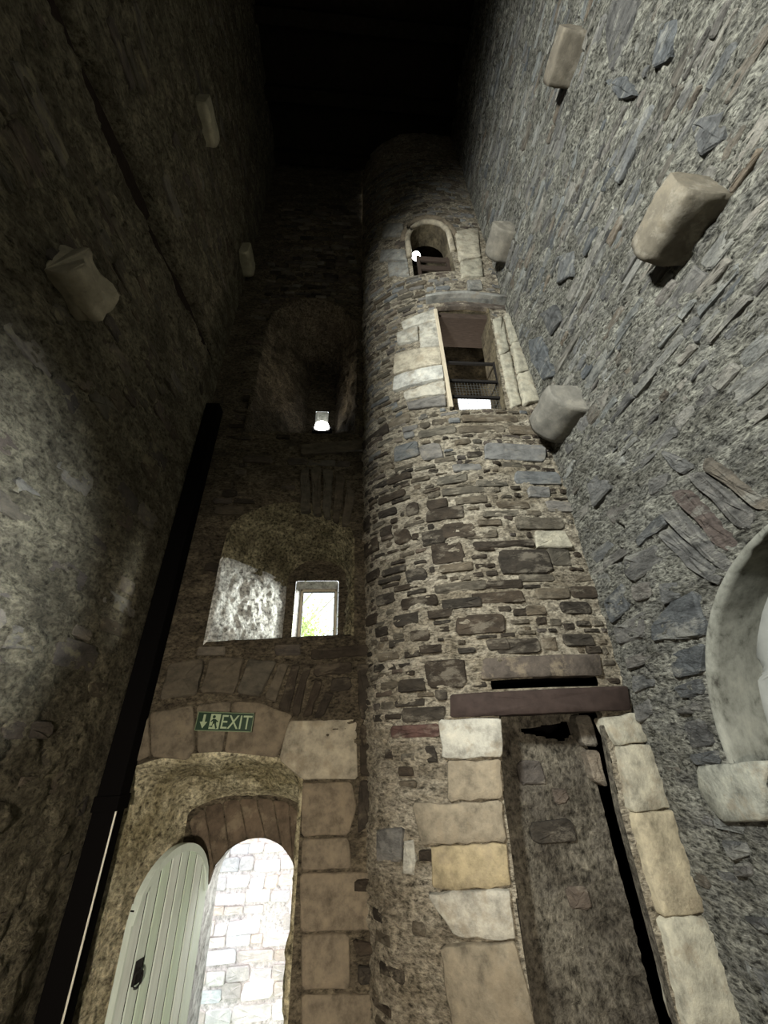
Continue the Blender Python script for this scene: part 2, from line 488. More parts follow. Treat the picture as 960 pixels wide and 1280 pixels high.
class Stones:
    """all stones of one wall: the largest in view become parts, the rest one joined part"""
    def __init__(self, parent, fn, mat, rel=None): self.parent, self.fn, self.mat, self.rel, self.items, self.boxes = parent, fn, mat, rel, [], []
    def add(self, outline, tone, proud, name='stone', bev=.012, jit=.006, vary=.22, force=False, mat=None, back=.06):
        if self.rel is not None:                  # sit on the wall's own uneven surface
            q = np.array(outline); q = np.vstack([q, q.mean(0)])
            proud += float(self.rel(q[:, 0], q[:, 1]).mean()) * .9
        V, F = stone_mesh(outline, self.fn, proud, bev, jit, back)
        k = 1 + random.uniform(-vary, vary); w = random.uniform(-.06, .06) * (.25 if jit < .0045 else 1)
        c = (tone[0] * k * (1 + w), tone[1] * k, tone[2] * k * (1 - w))
        self.items.append((1e9 if force else view_weight(V), name, V, F, c, mat or self.mat))
        o = np.array(outline); self.boxes.append((o[:, 0].min(), o[:, 0].max(), o[:, 1].min(), o[:, 1].max()))
    def free(self, a, b, c, d, pad=-.004):
        return all(b + pad < q[0] or a - pad > q[1] or d + pad < q[2] or c - pad > q[3] for q in self._fixed)
    def fix(self): self._fixed = list(self.boxes)
    def course(self, s0, s1, z0, z1, hrange, wrange, keep, tones, proud, holes=(), rough=.16, gap=(.008, .03)):
        z = z0
        while z < z1:
            h = random.uniform(*hrange)
            s = s0 - random.uniform(0, wrange[0])
            while s < s1:
                w = min(random.uniform(*wrange), max(.05, h * random.uniform(1.2, 5.5)))
                a, b = s, s + w
                g = random.uniform(*gap)
                s = b + g
                zz = z + random.uniform(-.02, .02); hh = h * random.uniform(.72, 1.0)
                if b > s1 or a < s0: continue
                k = keep(.5 * (a + b), zz + hh / 2)
                if random.random() > k: continue
                if not self.free(a, b, zz, zz + hh): continue
                cu = np.array([a, b, a, b, (a + b) / 2]); cv = np.array([zz, zz, zz + hh, zz + hh, zz + hh / 2])
                if any(inside_poly(cu, cv, hl).any() for hl in holes): continue
                self.add(stone_outline((a + b) / 2, zz + hh / 2, w, hh, rough), TONE[random.choice(tones(zz))], random.uniform(*proud))
            z += h + random.uniform(*gap)
    def darts(self, n, s0, s1, z0, z1, wr, hr, keep, tones, proud, holes=(), rough=.2, gap=.008):
        import bisect
        cell = {}
        def put(q):
            for i in range(int(q[0] / .3) - 1, int(q[1] / .3) + 2):
                for j in range(int(q[2] / .3) - 1, int(q[3] / .3) + 2): cell.setdefault((i, j), []).append(q)
        for q in self.boxes: put(q)
        for _ in range(n):
            s, z = random.uniform(s0, s1), random.uniform(z0, z1)
            w, h = random.uniform(*wr), random.uniform(*hr)
            if random.random() > keep(s, z): continue
            a, b, c, d = s - w / 2, s + w / 2, z - h / 2, z + h / 2
            if a < s0 or b > s1: continue
            if any(not (b + gap < q[0] or a - gap > q[1] or d + gap < q[2] or c - gap > q[3]) for q in cell.get((int(s / .3), int(z / .3)), [])): continue
            cu = np.array([a, b, a, b]); cv = np.array([c, c, d, d])
            if any(inside_poly(cu, cv, hl).any() for hl in holes): continue
            self.add(stone_outline(s, z, w, h, rough), TONE[random.choice(tones(z))], random.uniform(*proud))
            put(self.boxes[-1])
    def build(self, limit=295):
        it = sorted(self.items, key=lambda q: -q[0])
        for wgt, name, V, F, c, mat in it[:limit]:
            mesh_obj(name, V, F, mat, self.parent, color=c, smooth=mat in (M_ASHLAR, M_REDSLAB))
        rest = it[limit:]
        if rest:
            vs, fs, cs, b = [], [], [], 0
            for wgt, name, V, F, c, mat in rest:
                vs.append(V); fs += [tuple(i + b for i in f) for f in F]; cs.append(np.tile(c, (len(V), 1))); b += len(V)
            o = mesh_obj('small_stones', np.concatenate(vs), fs, self.mat, self.parent, color=np.concatenate(cs))
            o['kind'] = 'stuff'


def arch(x0, x1, zs, rise, n=15, pointed=0.0):
    """points of an arch head from left spring to right spring"""
    out = []
    for k in range(n):
        a = math.pi * (1 - k / (n - 1))
        out.append(((x0 + x1) / 2 + (x1 - x0) / 2 * math.cos(a), zs + rise * math.sin(a) ** (1 - pointed)))
    return out


def resample(pts, n):
    p = np.array(pts, float); d = np.r_[0, np.cumsum(np.hypot(*np.diff(p, axis=0).T))]
    t = np.linspace(0, d[-1], n)
    return np.stack([np.interp(t, d, p[:, 0]), np.interp(t, d, p[:, 1])], -1)


def loft(name, rings, mat, parent, n=60, m=16, amp=.02, freq=5.0, closed=True, seed=0):
    """rings: list of 3-D outlines; the surface between them, roughened away from the first and the last"""
    R = []
    for r in rings:
        p = np.array(r, float)
        if closed: p = np.vstack([p, p[:1]])
        d = np.r_[0, np.cumsum(np.linalg.norm(np.diff(p, axis=0), axis=1))]
        t = np.linspace(0, d[-1], n)
        R.append(np.stack([np.interp(t, d, p[:, k]) for k in range(3)], -1))
    R = np.array(R)
    T = np.r_[0, np.linspace(1, 2, m - 1)] if len(R) == 3 else np.linspace(0, len(R) - 1, m)
    i = np.minimum(T.astype(int), len(R) - 2); f = (T - i)[:, None, None]
    P = R[i] * (1 - f) + R[i + 1] * f
    if amp:
        du = np.gradient(P, axis=1); dv = np.gradient(P, axis=0)
        N = np.cross(du, dv); N /= np.linalg.norm(N, axis=-1, keepdims=True) + 1e-9
        h = fbm(P[..., 0] * freq, P[..., 1] * freq, P[..., 2] * freq, 5, seed, .6) * amp
        w = np.sin(np.linspace(0, math.pi, m)) ** .35; w[0] = w[-1] = 0
        if len(rings) == 3: w[1] = 0
        P = P + N * (h * w[:, None])[..., None]
        if closed: P[:, -1] = P[:, 0]
    return grid_obj(name, P, mat, parent)
TURRET_BOX=[
(1.075,4.238,0.389,0.139,'d'),
(1.008,4.368,0.216,0.115,'d'),
(1.189,4.031,0.309,0.175,'d'),
(0.937,3.992,0.239,0.157,'d'),
(1.052,3.807,0.305,0.214,'d'),
(0.605,4.078,0.187,0.164,'d'),
(0.732,3.627,0.215,0.136,'d'),
(0.148,4.108,0.297,0.174,'d'),
(1.117,3.641,0.311,0.079,'b'),
(1.129,3.460,0.477,0.090,'b'),
(0.730,3.367,0.367,0.105,'d'),
(0.363,3.462,0.229,0.112,'d'),
(0.737,4.371,0.145,0.154,'d'),
(0.727,5.142,0.299,0.230,'g'),
(1.011,5.057,0.252,0.224,'g'),
(1.379,4.774,0.306,0.095,'g'),
(1.198,4.645,0.333,0.102,'b'),
(1.298,4.487,0.450,0.088,'b'),
(1.363,4.359,0.322,0.085,'b'),
(1.952,4.962,0.709,0.229,'g'),
(2.122,4.616,0.533,0.158,'g'),
(2.087,4.440,0.252,0.131,'g'),
(2.272,4.274,0.286,0.126,'g'),
(1.607,4.553,0.332,0.091,'b'),
(2.017,4.077,0.511,0.137,'b'),
(1.772,3.671,0.492,0.240,'d'),
(2.138,3.726,0.214,0.183,'b'),
(1.609,3.857,0.599,0.076,'d'),
(1.406,3.961,0.306,0.078,'b'),
(2.284,3.381,0.253,0.121,'d'),
(1.487,3.454,0.428,0.075,'d'),
(1.451,3.337,0.462,0.102,'d'),
(1.967,3.362,0.325,0.097,'b'),
(2.152,3.233,0.293,0.108,'d'),
(0.917,2.733,0.335,0.209,'d'),
(0.618,2.667,0.260,0.099,'d'),
(0.690,2.446,0.382,0.104,'d'),
(0.612,2.329,0.433,0.090,'r'),
(0.735,2.170,0.092,0.115,'d'),
(0.354,2.178,0.083,0.067,'d'),
(0.863,2.577,0.100,0.077,'d'),
(0.585,3.229,0.269,0.110,'d'),
(0.924,3.233,0.231,0.078,'d'),
(0.720,3.065,0.186,0.096,'d'),
(0.806,2.940,0.201,0.066,'d'),
(0.631,2.919,0.159,0.053,'d'),
(0.480,3.027,0.173,0.063,'d'),
(1.115,2.900,0.146,0.045,'d'),
(1.259,3.110,0.420,0.163,'d'),
(1.542,2.915,0.370,0.121,'d'),
(1.816,2.932,0.140,0.104,'b'),
(2.091,2.957,0.278,0.099,'d'),
(2.211,2.878,0.131,0.058,'d'),
(1.380,2.934,0.184,0.090,'d'),
(1.765,3.210,0.185,0.084,'b'),
(2.043,3.071,0.103,0.055,'d'),
(1.503,4.080,0.235,0.071,'b'),
(0.265,5.605,0.493,0.158,'d'),
(0.585,5.658,0.451,0.131,'b'),
(1.109,5.327,0.441,0.108,'b'),
(1.622,5.309,0.553,0.109,'b'),
(2.139,5.293,0.401,0.124,'b'),
(1.746,5.463,0.671,0.100,'b'),
(0.261,4.818,0.393,0.089,'d'),
(0.605,4.805,0.305,0.086,'d'),
(0.494,4.605,0.359,0.093,'d'),
(0.427,4.423,0.237,0.090,'d'),
(0.082,4.432,0.163,0.171,'d'),
(0.400,4.206,0.151,0.114,'d'),
(1.786,4.280,0.334,0.085,'b'),
(1.641,4.183,0.368,0.073,'b'),
(2.311,3.520,0.162,0.071,'b'),
(1.855,3.512,0.337,0.070,'b'),
(0.605,3.534,0.260,0.056,'d'),
(0.475,3.735,0.286,0.068,'d'),
(0.181,3.764,0.234,0.106,'d'),
(1.125,3.304,0.352,0.087,'d'),
(1.635,3.201,0.139,0.063,'d'),
(0.135,3.313,0.215,0.111,'d'),
(0.301,3.163,0.158,0.090,'d'),
]
TURRET_POLY=[
('lintel','r',0.050,[(0.941,2.573),(1.631,2.577),(2.376,2.590),(2.339,2.417),(1.593,2.410),(0.922,2.413)]),
('lintel','d2',0.020,[(1.237,2.828),(2.242,2.839),(2.200,2.671),(1.193,2.671)]),
('jamb_stone','w',0.035,[(0.825,2.406),(1.297,2.393),(1.276,2.143),(0.835,2.141)]),
('jamb_stone','t',0.030,[(0.859,2.126),(1.262,2.128),(1.222,1.900),(0.843,1.881)]),
('jamb_stone','t',0.030,[(0.561,1.864),(1.219,1.886),(1.206,1.667),(0.620,1.631)]),
('jamb_stone','y',0.030,[(0.684,1.627),(1.203,1.655),(1.190,1.442),(0.832,1.408),(0.675,1.424)]),
('jamb_stone','w',0.045,[(0.646,1.373),(0.798,1.402),(1.188,1.430),(1.173,1.199),(0.800,1.190)]),
('jamb_stone','t',0.030,[(0.702,1.137),(1.176,1.186),(1.225,0.823),(0.734,0.777)]),
('jamb_stone','p',0.040,[(2.098,2.373),(2.417,2.404),(2.411,2.204),(2.146,2.186)]),
('jamb_stone','p',0.050,[(2.149,2.176),(2.414,2.193),(2.434,1.802),(2.104,1.800)]),
('jamb_stone','y2',0.045,[(2.105,1.791),(2.437,1.793),(2.447,1.272),(2.098,1.281)]),
('jamb_stone','p',0.050,[(2.101,1.273),(2.449,1.264),(2.475,0.764),(2.064,0.799)]),
('jamb_stone','w',0.030,[(0.797,7.513),(1.318,7.611),(1.316,7.366),(0.824,7.330)]),
('jamb_stone','w',0.030,[(0.723,7.295),(1.036,7.313),(1.023,6.999),(0.721,7.046)]),
('jamb_stone','w',0.030,[(1.061,7.319),(1.327,7.363),(1.304,6.808),(1.033,6.825)]),
('jamb_stone','t2',0.030,[(0.673,6.874),(1.301,6.775),(1.285,6.428),(0.641,6.472)]),
('jamb_stone','ww',0.040,[(0.638,6.427),(1.292,6.395),(1.286,6.143),(0.625,6.162)]),
('jamb_stone','w',0.030,[(0.751,6.075),(1.282,6.115),(1.277,5.889),(0.764,5.942)]),
('stone','g',0.020,[(0.773,5.910),(1.274,5.862),(1.265,5.689),(0.786,5.782)]),
('jamb_stone','p',0.040,[(2.344,7.559),(2.485,7.624),(2.469,6.958),(2.305,6.900)]),
('jamb_stone','p',0.040,[(2.297,6.865),(2.473,6.924),(2.441,6.336),(2.251,6.267)]),
('jamb_stone','p',0.050,[(2.243,6.236),(2.434,6.304),(2.424,5.770),(2.201,5.707)]),
('jamb_stone','p',0.020,[(2.133,7.410),(2.310,7.515),(2.246,6.724),(2.093,6.637)]),
('jamb_stone','p',0.020,[(2.087,6.604),(2.239,6.690),(2.181,5.705),(2.036,5.651)]),
('lintel','t2',0.130,[(1.182,7.814),(1.830,7.784),(2.485,7.944),(2.485,7.742),(1.863,7.593),(1.291,7.582)]),
('jamb_stone','t2',0.030,[(1.884,9.829),(2.328,10.059),(2.224,9.069),(1.830,8.882)]),
('jamb_stone','p',0.030,[(1.837,8.835),(2.217,9.017),(2.169,8.488),(1.803,8.390)]),
('jamb_stone','g2',0.020,[(0.623,10.626),(0.997,10.334),(0.987,9.907),(0.575,10.204)]),
('jamb_stone','d2',0.000,[(0.622,10.064),(1.008,9.753),(1.006,9.485),(0.611,9.769)]),
('jamb_stone','g2',0.020,[(0.543,9.789),(0.987,9.420),(0.995,9.084),(0.500,9.461)]),
('jamb_stone','g2',0.020,[(0.655,9.273),(1.006,9.052),(1.006,8.647),(0.670,8.842)]),
('stone','g2',0.020,[(1.870,8.315),(2.114,8.386),(2.108,8.124),(1.857,8.055)]),
('stone','p2',0.020,[(1.942,3.993),(2.249,4.004),(2.303,3.813),(1.908,3.819)]),
('stone','g',0.012,[(0.195,1.679),(0.454,1.712),(0.427,1.519),(0.187,1.479)]),
('stone','w',0.012,[(0.450,1.638),(0.538,1.652),(0.547,1.521),(0.516,1.450),(0.445,1.452)]),
('stone','d',0.020,[(0.579,1.593),(0.693,1.601),(0.680,1.540),(0.581,1.532)]),
]
RIGHT_POLY=[
('voussoir','g',0.030,[(1.946,3.758),(1.853,3.704),(1.705,3.294),(1.770,3.233),(1.822,3.280)]),
('voussoir','r2',0.030,[(2.091,3.713),(1.996,3.670),(1.851,3.192),(1.913,3.159),(1.979,3.242)]),
('voussoir','g',0.030,[(2.234,3.615),(2.120,3.581),(1.949,3.114),(2.005,3.076),(2.082,3.191)]),
('voussoir','g',0.030,[(2.341,3.516),(2.236,3.500),(2.038,3.068),(2.100,3.030),(2.213,3.168)]),
('voussoir','g',0.020,[(2.049,4.042),(1.935,3.879),(1.900,3.777),(2.003,3.787),(2.041,3.883)]),
('voussoir','b2',0.020,[(1.784,3.779),(1.608,3.322),(1.633,3.278),(1.678,3.324),(1.842,3.734)]),
('stone','g',0.020,[(2.744,3.489),(2.401,3.455),(2.399,3.327),(2.747,3.286),(2.817,3.379)]),
('stone','g',0.020,[(2.602,3.593),(2.247,3.623),(2.246,3.537),(2.594,3.519)]),
('stone','s',0.025,[(2.478,3.048),(2.264,3.056),(2.229,2.816),(2.323,2.770),(2.754,2.836),(2.706,2.951)]),
('stone','s',0.020,[(3.202,3.273),(2.876,3.333),(2.907,3.129),(3.182,3.071)]),
('stone','g',0.020,[(3.155,3.037),(2.755,3.053),(2.864,2.894),(3.177,2.898)]),
('stone','g',0.020,[(2.532,3.196),(2.368,3.148),(2.370,3.053),(2.536,3.043)]),
('stone','g',0.020,[(2.768,3.267),(2.585,3.239),(2.622,3.129),(2.796,3.147)]),
('stone','s',0.020,[(2.681,2.734),(2.334,2.729),(2.452,2.578),(2.692,2.579)]),
('stone','s',0.020,[(2.736,2.529),(2.473,2.552),(2.493,2.472),(2.713,2.453)]),
('stone','g',0.020,[(2.766,2.398),(2.580,2.433),(2.561,2.364),(2.756,2.364)]),
('stone','s',0.020,[(2.766,2.322),(2.597,2.335),(2.613,2.188),(2.810,2.171)]),
('stone','s',0.020,[(2.831,2.135),(2.595,2.167),(2.611,2.097),(2.811,2.075)]),
('stone','g',0.020,[(3.112,2.785),(2.838,2.795),(2.855,2.719),(3.134,2.692)]),
('stone','g',0.020,[(3.211,2.435),(3.014,2.487),(3.030,2.382),(3.225,2.326)]),
('stone','g',0.020,[(3.131,2.645),(2.890,2.658),(2.910,2.563),(3.156,2.532)]),
('stone','s',0.020,[(2.878,1.692),(2.702,1.716),(2.684,1.657),(2.836,1.605)]),
('stone','g',0.020,[(2.876,1.575),(2.719,1.623),(2.736,1.558),(2.874,1.519)]),
('stone','s',0.020,[(2.959,1.333),(2.775,1.386),(2.763,1.310),(2.866,1.296)]),
('stone','s',0.020,[(3.023,6.663),(2.792,6.417),(2.835,5.763),(3.040,5.934),(3.100,6.341)]),
('stone','s',0.020,[(2.696,6.714),(2.432,6.481),(2.417,6.160),(2.681,6.260)]),
('stone','s',0.020,[(0.487,7.740),(0.431,7.270),(0.645,7.072),(0.814,7.267),(0.651,7.663)]),
('stone','s',0.020,[(0.486,6.815),(0.414,6.545),(0.595,6.433),(0.666,6.609)]),
('stone','s',0.020,[(0.735,5.755),(0.621,5.442),(0.736,5.342),(0.838,5.492)]),
('stone','s',0.020,[(0.865,7.285),(0.773,6.940),(0.826,6.663),(0.903,6.904)]),
('stone','g',0.020,[(2.106,6.848),(1.914,6.581),(2.074,6.387),(2.300,6.645)]),
('stone','g',0.020,[(2.862,4.349),(2.634,4.275),(2.615,4.091),(2.890,4.054)]),
('stone','g',0.020,[(2.763,3.938),(2.492,3.915),(2.448,3.812),(2.742,3.806)]),
('stone','g',0.020,[(2.245,3.916),(2.064,3.858),(2.149,3.779),(2.298,3.792)]),
('sill_stone','m',0.030,[(2.814,2.070),(2.294,2.127),(2.455,1.846),(2.768,1.793),(2.867,1.931)]),
]
BACK_POLY=[
('voussoir','t3',0.015,[(-1.792,2.547),(-1.432,2.601),(-1.354,2.265),(-1.382,2.179),(-1.691,2.213)]),
('voussoir','t3',0.015,[(-2.035,2.498),(-1.804,2.541),(-1.707,2.225),(-1.912,2.130)]),
('voussoir','t3',0.015,[(-1.404,2.600),(-1.105,2.625),(-1.119,2.222),(-1.320,2.229)]),
('voussoir','t3',0.015,[(-1.083,2.625),(-0.844,2.605),(-0.538,2.493),(-0.646,2.165),(-1.099,2.221)]),
('quoin','p3',0.020,[(-0.570,2.449),(0.042,2.444),(0.051,1.991),(-0.416,2.009),(-0.624,2.153)]),
('quoin','t3',0.015,[(-0.427,1.981),(0.003,1.976),(0.045,1.795),(-0.019,1.622),(-0.394,1.629)]),
('quoin','t3',0.015,[(-0.393,1.614),(-0.018,1.607),(0.009,1.417),(-0.385,1.422)]),
('quoin','t3',0.015,[(-0.390,1.409),(0.196,1.390),(0.201,1.071),(-0.365,1.089)]),
('quoin','t3',0.015,[(-0.358,1.076),(-0.010,1.066),(0.005,0.789),(-0.332,0.801)]),
('quoin','t3',0.015,[(-0.331,0.790),(0.183,0.760),(0.179,0.583),(-0.318,0.614)]),
('stone','d',0.020,[(0.065,1.980),(0.153,1.976),(0.163,1.685),(0.052,1.619)]),
('stone','d',0.020,[(0.022,1.361),(0.171,1.363),(0.175,1.276),(0.035,1.279)]),
('stone','d',0.020,[(0.013,1.032),(0.176,1.015),(0.175,0.950),(0.049,0.949)]),
('stone','d',0.020,[(0.049,0.901),(0.185,0.886),(0.178,0.794),(0.060,0.808)]),
('stone','d',0.020,[(0.071,2.405),(0.166,2.402),(0.161,1.999),(0.071,2.025)]),
('stone','d',0.020,[(0.040,2.904),(0.181,2.901),(0.181,2.433),(0.071,2.437)]),
('stone','d',0.020,[(-0.361,2.912),(-0.007,2.935),(-0.006,2.833),(-0.370,2.812)]),
('stone','d',0.020,[(-0.196,2.794),(-0.021,2.804),(-0.004,2.692),(-0.213,2.670)]),
('stone','d',0.020,[(-0.401,3.062),(0.167,3.097),(0.166,2.991),(-0.395,2.957)]),
('voussoir','d',0.030,[(-0.673,2.548),(-0.575,2.917),(-0.499,2.915),(-0.582,2.507)]),
('voussoir','d',0.030,[(-0.554,2.506),(-0.467,2.900),(-0.399,2.899),(-0.480,2.478)]),
('voussoir','d',0.030,[(-0.450,2.471),(-0.354,2.784),(-0.278,2.768),(-0.379,2.469)]),
('voussoir','d',0.030,[(-0.350,2.468),(-0.244,2.684),(-0.168,2.655),(-0.263,2.466)]),
('voussoir','b',0.020,[(-0.813,2.644),(-0.699,2.948),(-0.607,2.932),(-0.706,2.588)]),
('voussoir','b',0.020,[(-1.065,2.691),(-1.006,2.984),(-0.731,2.964),(-0.844,2.658)]),
('voussoir','b',0.020,[(-1.396,2.699),(-1.369,3.005),(-1.038,2.999),(-1.092,2.678)]),
('voussoir','b',0.020,[(-1.734,2.642),(-1.725,2.955),(-1.410,2.992),(-1.421,2.686)]),
('voussoir','b',0.020,[(-0.630,4.631),(-0.675,5.215),(-0.580,5.292),(-0.517,4.632)]),
('voussoir','b',0.020,[(-0.488,4.610),(-0.548,5.268),(-0.429,5.296),(-0.393,4.589)]),
('voussoir','b',0.020,[(-0.364,4.568),(-0.397,5.271),(-0.275,5.249),(-0.278,4.547)]),
('voussoir','b',0.020,[(-0.249,4.525),(-0.234,5.224),(-0.110,5.127),(-0.174,4.504)]),
('voussoir','b',0.020,[(-0.145,4.472),(-0.089,5.054),(0.012,4.912),(-0.060,4.420)]),
('stone','b',0.030,[(-0.708,5.657),(-0.196,5.727),(0.180,5.794),(0.177,5.600),(-0.694,5.470)]),
]

# ================================================================== room shell
DOOR_FRONT = [(-1.93, -.6), (-1.93, 2.0)] + arch(-1.93, -.44, 2.0, .2) + [(-.44, -.6)]
WIN_FRONT = [(-1.42, 3.15), (-1.42, 4.0)] + arch(-1.42, -.02, 4.25, .48)[1:-1] + [(-.02, 4.3), (-.02, 3.2)]
REC_FRONT = [(-1.45, 5.85), (-1.45, 7.9)] + arch(-1.45, .03, 8.0, .95)[1:-1] + [(.03, 7.9), (.03, 5.85)]
LOW_DOOR = [(1.19, -.6), (1.22, 1.2), (1.24, 1.9), (1.30, 2.42), (2.12, 2.42), (2.05, 1.8), (2.06, -.6)]
UP_DOOR = [(1.30, 5.64), (1.34, 7.70), (2.13, 7.70), (1.985, 5.64)]
GAP = [(1.27, 2.595), (1.27, 2.66), (2.16, 2.675), (2.16, 2.60)]
TOP_WIN = [(1.07, 8.62), (1.07, 9.75)] + arch(1.07, 1.74, 9.75, .42, 11) + [(1.74, 8.62)]
ARCH_C, ARCH_R = (1.40, 2.10), 1.12
SIDE_ARCH = [(ARCH_C[0] + ARCH_R * math.cos(math.pi * k / 24), ARCH_C[1] + ARCH_R * math.sin(math.pi * k / 24)) for k in range(25)]


def relief(seed, big, fine, cu, cv, joint, step):
    """uneven lime: slow bulges, fine grit, half-buried rubble with joints"""
    def f(s, z):
        w = fbm(s * 2.5, z * 2.5, 3.1, 2, seed + 9) * .35
        e, r = cells(s / cu + w, z / cv + w * .8, seed)
        bury = np.clip(.5 + 1.3 * fbm(s * 1.1, z * 1.1, 0, 3, seed + 4), 0, 1)
        lift = np.clip(e / joint, 0, 1) ** .6 * (.35 + .9 * r) * step
        return -.4 * step + big * fbm(s * .8, z * .8, 0, 3, seed + 20) + lift * (1 - .75 * bury) + fine * fbm(s * 8, z * 22, 0, 4, seed + 30, .65) \
            + fine * .8 * np.clip(fbm(s * 3.5, z * 9, 0, 3, seed + 40), -.2, 1)
    return f


# ---- left wall, with the long chase left by a vanished wall plate
_rl = relief(1, .05, .013, .30, .17, .22, .035)
rel_left = lambda s, z: _rl(s, z) * np.clip((3.72 - s) / .3, .06, 1)


def rel_left_chase(s, z):
    lo = np.interp(s, [.4, 1.4, 2.5, 3.75], [6.36, 6.56, 6.60, 6.86]); hi = np.interp(s, [.4, 1.4, 2.5, 3.75], [6.60, 6.98, 6.98, 7.0])
    wob = .03 * fbm(s * 4, z * 0, 0, 3, 77)
    inside = np.clip((z - lo - wob) / .03, 0, 1) * np.clip((hi + wob - z) / .03, 0, 1) * np.clip((3.85 - s) / .05, 0, 1)
    return rel_left(s, z) - .26 * inside


wall_left = wall_mesh('wall_left', on_left, -.6, 4.05, Z_FLOOR, Z_TOP, .026, [], rel_left_chase, M_LEFT)
tag(wall_left, 'dark olive rubble wall with a long horizontal chase', kind='structure')
st = Stones(wall_left, on_left, stone_mat('olive_stone', (1, .8, 1.4), .8, .03, (.20, .175, .115), .85), rel_left)
st.fix()
st.course(.2, 3.76, .2, 12.0, (.09, .22), (.16, .5),
          lambda s, z: 0 if 6.25 < z < 7.15 else .5, lambda z: ['b', 'd2', 'b', 'b2'], (-.006, .014), rough=.4)
st.build(260)

# ---- right wall
_rr = relief(2, .045, .018, .24, .085, .25, .045)
rel_right = lambda s, z: _rr(s, z) * np.clip((3.42 - s) / .5, .25, 1)
wall_right = wall_mesh('wall_right', on_right, -.6, 3.45, Z_FLOOR, Z_TOP, .023, [SIDE_ARCH + [(.28, 2.10)]], rel_right, M_RIGHT)
tag(wall_right, 'brightly lit grey rubble wall with corbels and a side arch', kind='structure')
st = Stones(wall_right, on_right, M_STONE_R, rel_right)
for name, tone, proud, pts in RIGHT_POLY:
    dressed = name == 'sill_stone'
    if not dressed:                               # keep clear of the arch's edge
        pts = [(ARCH_C[0] + (y - ARCH_C[0]) * k, ARCH_C[1] + (z - ARCH_C[1]) * k) for y, z in pts
               for k in [max(1.0, (ARCH_R + .03) / math.hypot(y - ARCH_C[0], z - ARCH_C[1])) if z > 2.1 else 1.0]]
    st.add(poly_outline(pts, .003 if dressed else .006), TONE[tone], proud + .004, name, .014, .003 if dressed else .010, .1, True, M_ASHLAR if dressed else None)
st.fix()
GUARD = [(ARCH_C[0] + (ARCH_R + .03) * math.cos(math.pi * k / 24), ARCH_C[1] + (ARCH_R + .03) * math.sin(math.pi * k / 24)) for k in range(25)]
# the side arch's other voussoirs, out of the traced ones
for k in range(9):
    a = math.radians(96 + k * 9)
    p = [(ARCH_C[0] + r * math.cos(a + da), ARCH_C[1] + r * math.sin(a + da)) for r, da in ((1.16, -.055), (1.62, -.04), (1.62, .04), (1.16, .055))]
    st.add(poly_outline(p, .008), TONE['g'], .03, 'voussoir', .014, .010)
st.fix()
st.course(.15, 3.3, .1, 13.0, (.05, .17), (.14, .55),
          lambda s, z: .80 if z > 2.3 else .4, lambda z: ['g', 's', 'g2', 'g', 'g2', 'g2', 'b2'], (-.007, .014), [GUARD], rough=.2, gap=(.004, .018))
st.build(295)
# side embrasure: plastered reveal, roll moulding and sill
ring = lambda X, k=1.0: [(X, ARCH_C[0] + (y - ARCH_C[0]) * k, ARCH_C[1] + (z - ARCH_C[1]) * k) for y, z in [(.28, 2.1)] + SIDE_ARCH[::-1] + [(2.52, 2.1)]]
loft('embrasure', [ring(2.208, 1.025), ring(2.206), ring(3.9)], M_PLASTER, wall_right, 70, 30, .012, 3.0, False, 5)
mesh_obj('embrasure_end', ring(3.9), [tuple(range(27))], M_LIME, wall_right)
mesh_obj('sill', [(2.215, .28, 2.102), (2.215, 2.52, 2.102), (3.9, 2.52, 2.102), (3.9, .28, 2.102)], [(0, 1, 2, 3)], M_PLASTER, wall_right)
b = MB(); b.tube([(2.60, ARCH_C[0] + (ARCH_R - .03) * math.cos(math.pi * k / 24), ARCH_C[1] + (ARCH_R - .03) * math.sin(math.pi * k / 24)) for k in range(25)], .085, 14)
b.build('roll_moulding', plain_mat('white_lime_moulding', (.26, .26, .24), .85, .15, var=.12, scale=6), wall_right, True)

# ---- back wall of the left bay
_rb = relief(3, .035, .011, .30, .14, .25, .03)
rel_back = lambda s, z: _rb(s, z) * np.clip((s + 1.78) / .2, .06, 1)
wall_back = wall_mesh('wall_back', on_back, -2.05, .2, Z_FLOOR, Z_TOP, .022, [DOOR_FRONT, WIN_FRONT, REC_FRONT], rel_back, M_BACK)
tag(wall_back, 'dark rubble wall with arched exit doorway, window and tall recess', kind='structure')
st = Stones(wall_back, on_back, stone_mat('brown_stone', (.8, 1, 1.5), .7, .025, (.17, .14, .10), .4), rel_back)
for name, tone, proud, pts in BACK_POLY:
    dr = tone in ('t3', 'p3')
    st.add(poly_outline(pts, .003 if dr else .007), TONE[tone], proud + .008, name, .012, .003 if dr else .008, .1, True, M_ASHLAR if dr else None)
st.fix()
st.course(-1.75, .12, 2.65, 12.5, (.06, .14), (.12, .42), lambda s, z: (.3 if s < -.75 and 4.8 < z < 5.8 else .8) if z > 4.7 else .5,
          lambda z: ['d', 'd2', 'd2', 'b', 'b2'], (.008, .032), [DOOR_FRONT, WIN_FRONT, REC_FRONT], rough=.2)
st.build(290)

def grow(pts, d):
    c = np.mean(pts, 0)
    return [(x + d * (1 if x > c[0] else -1) * (abs(x - c[0]) > .15), z + d * (1 if z > c[1] else -1)) for x, z in pts]


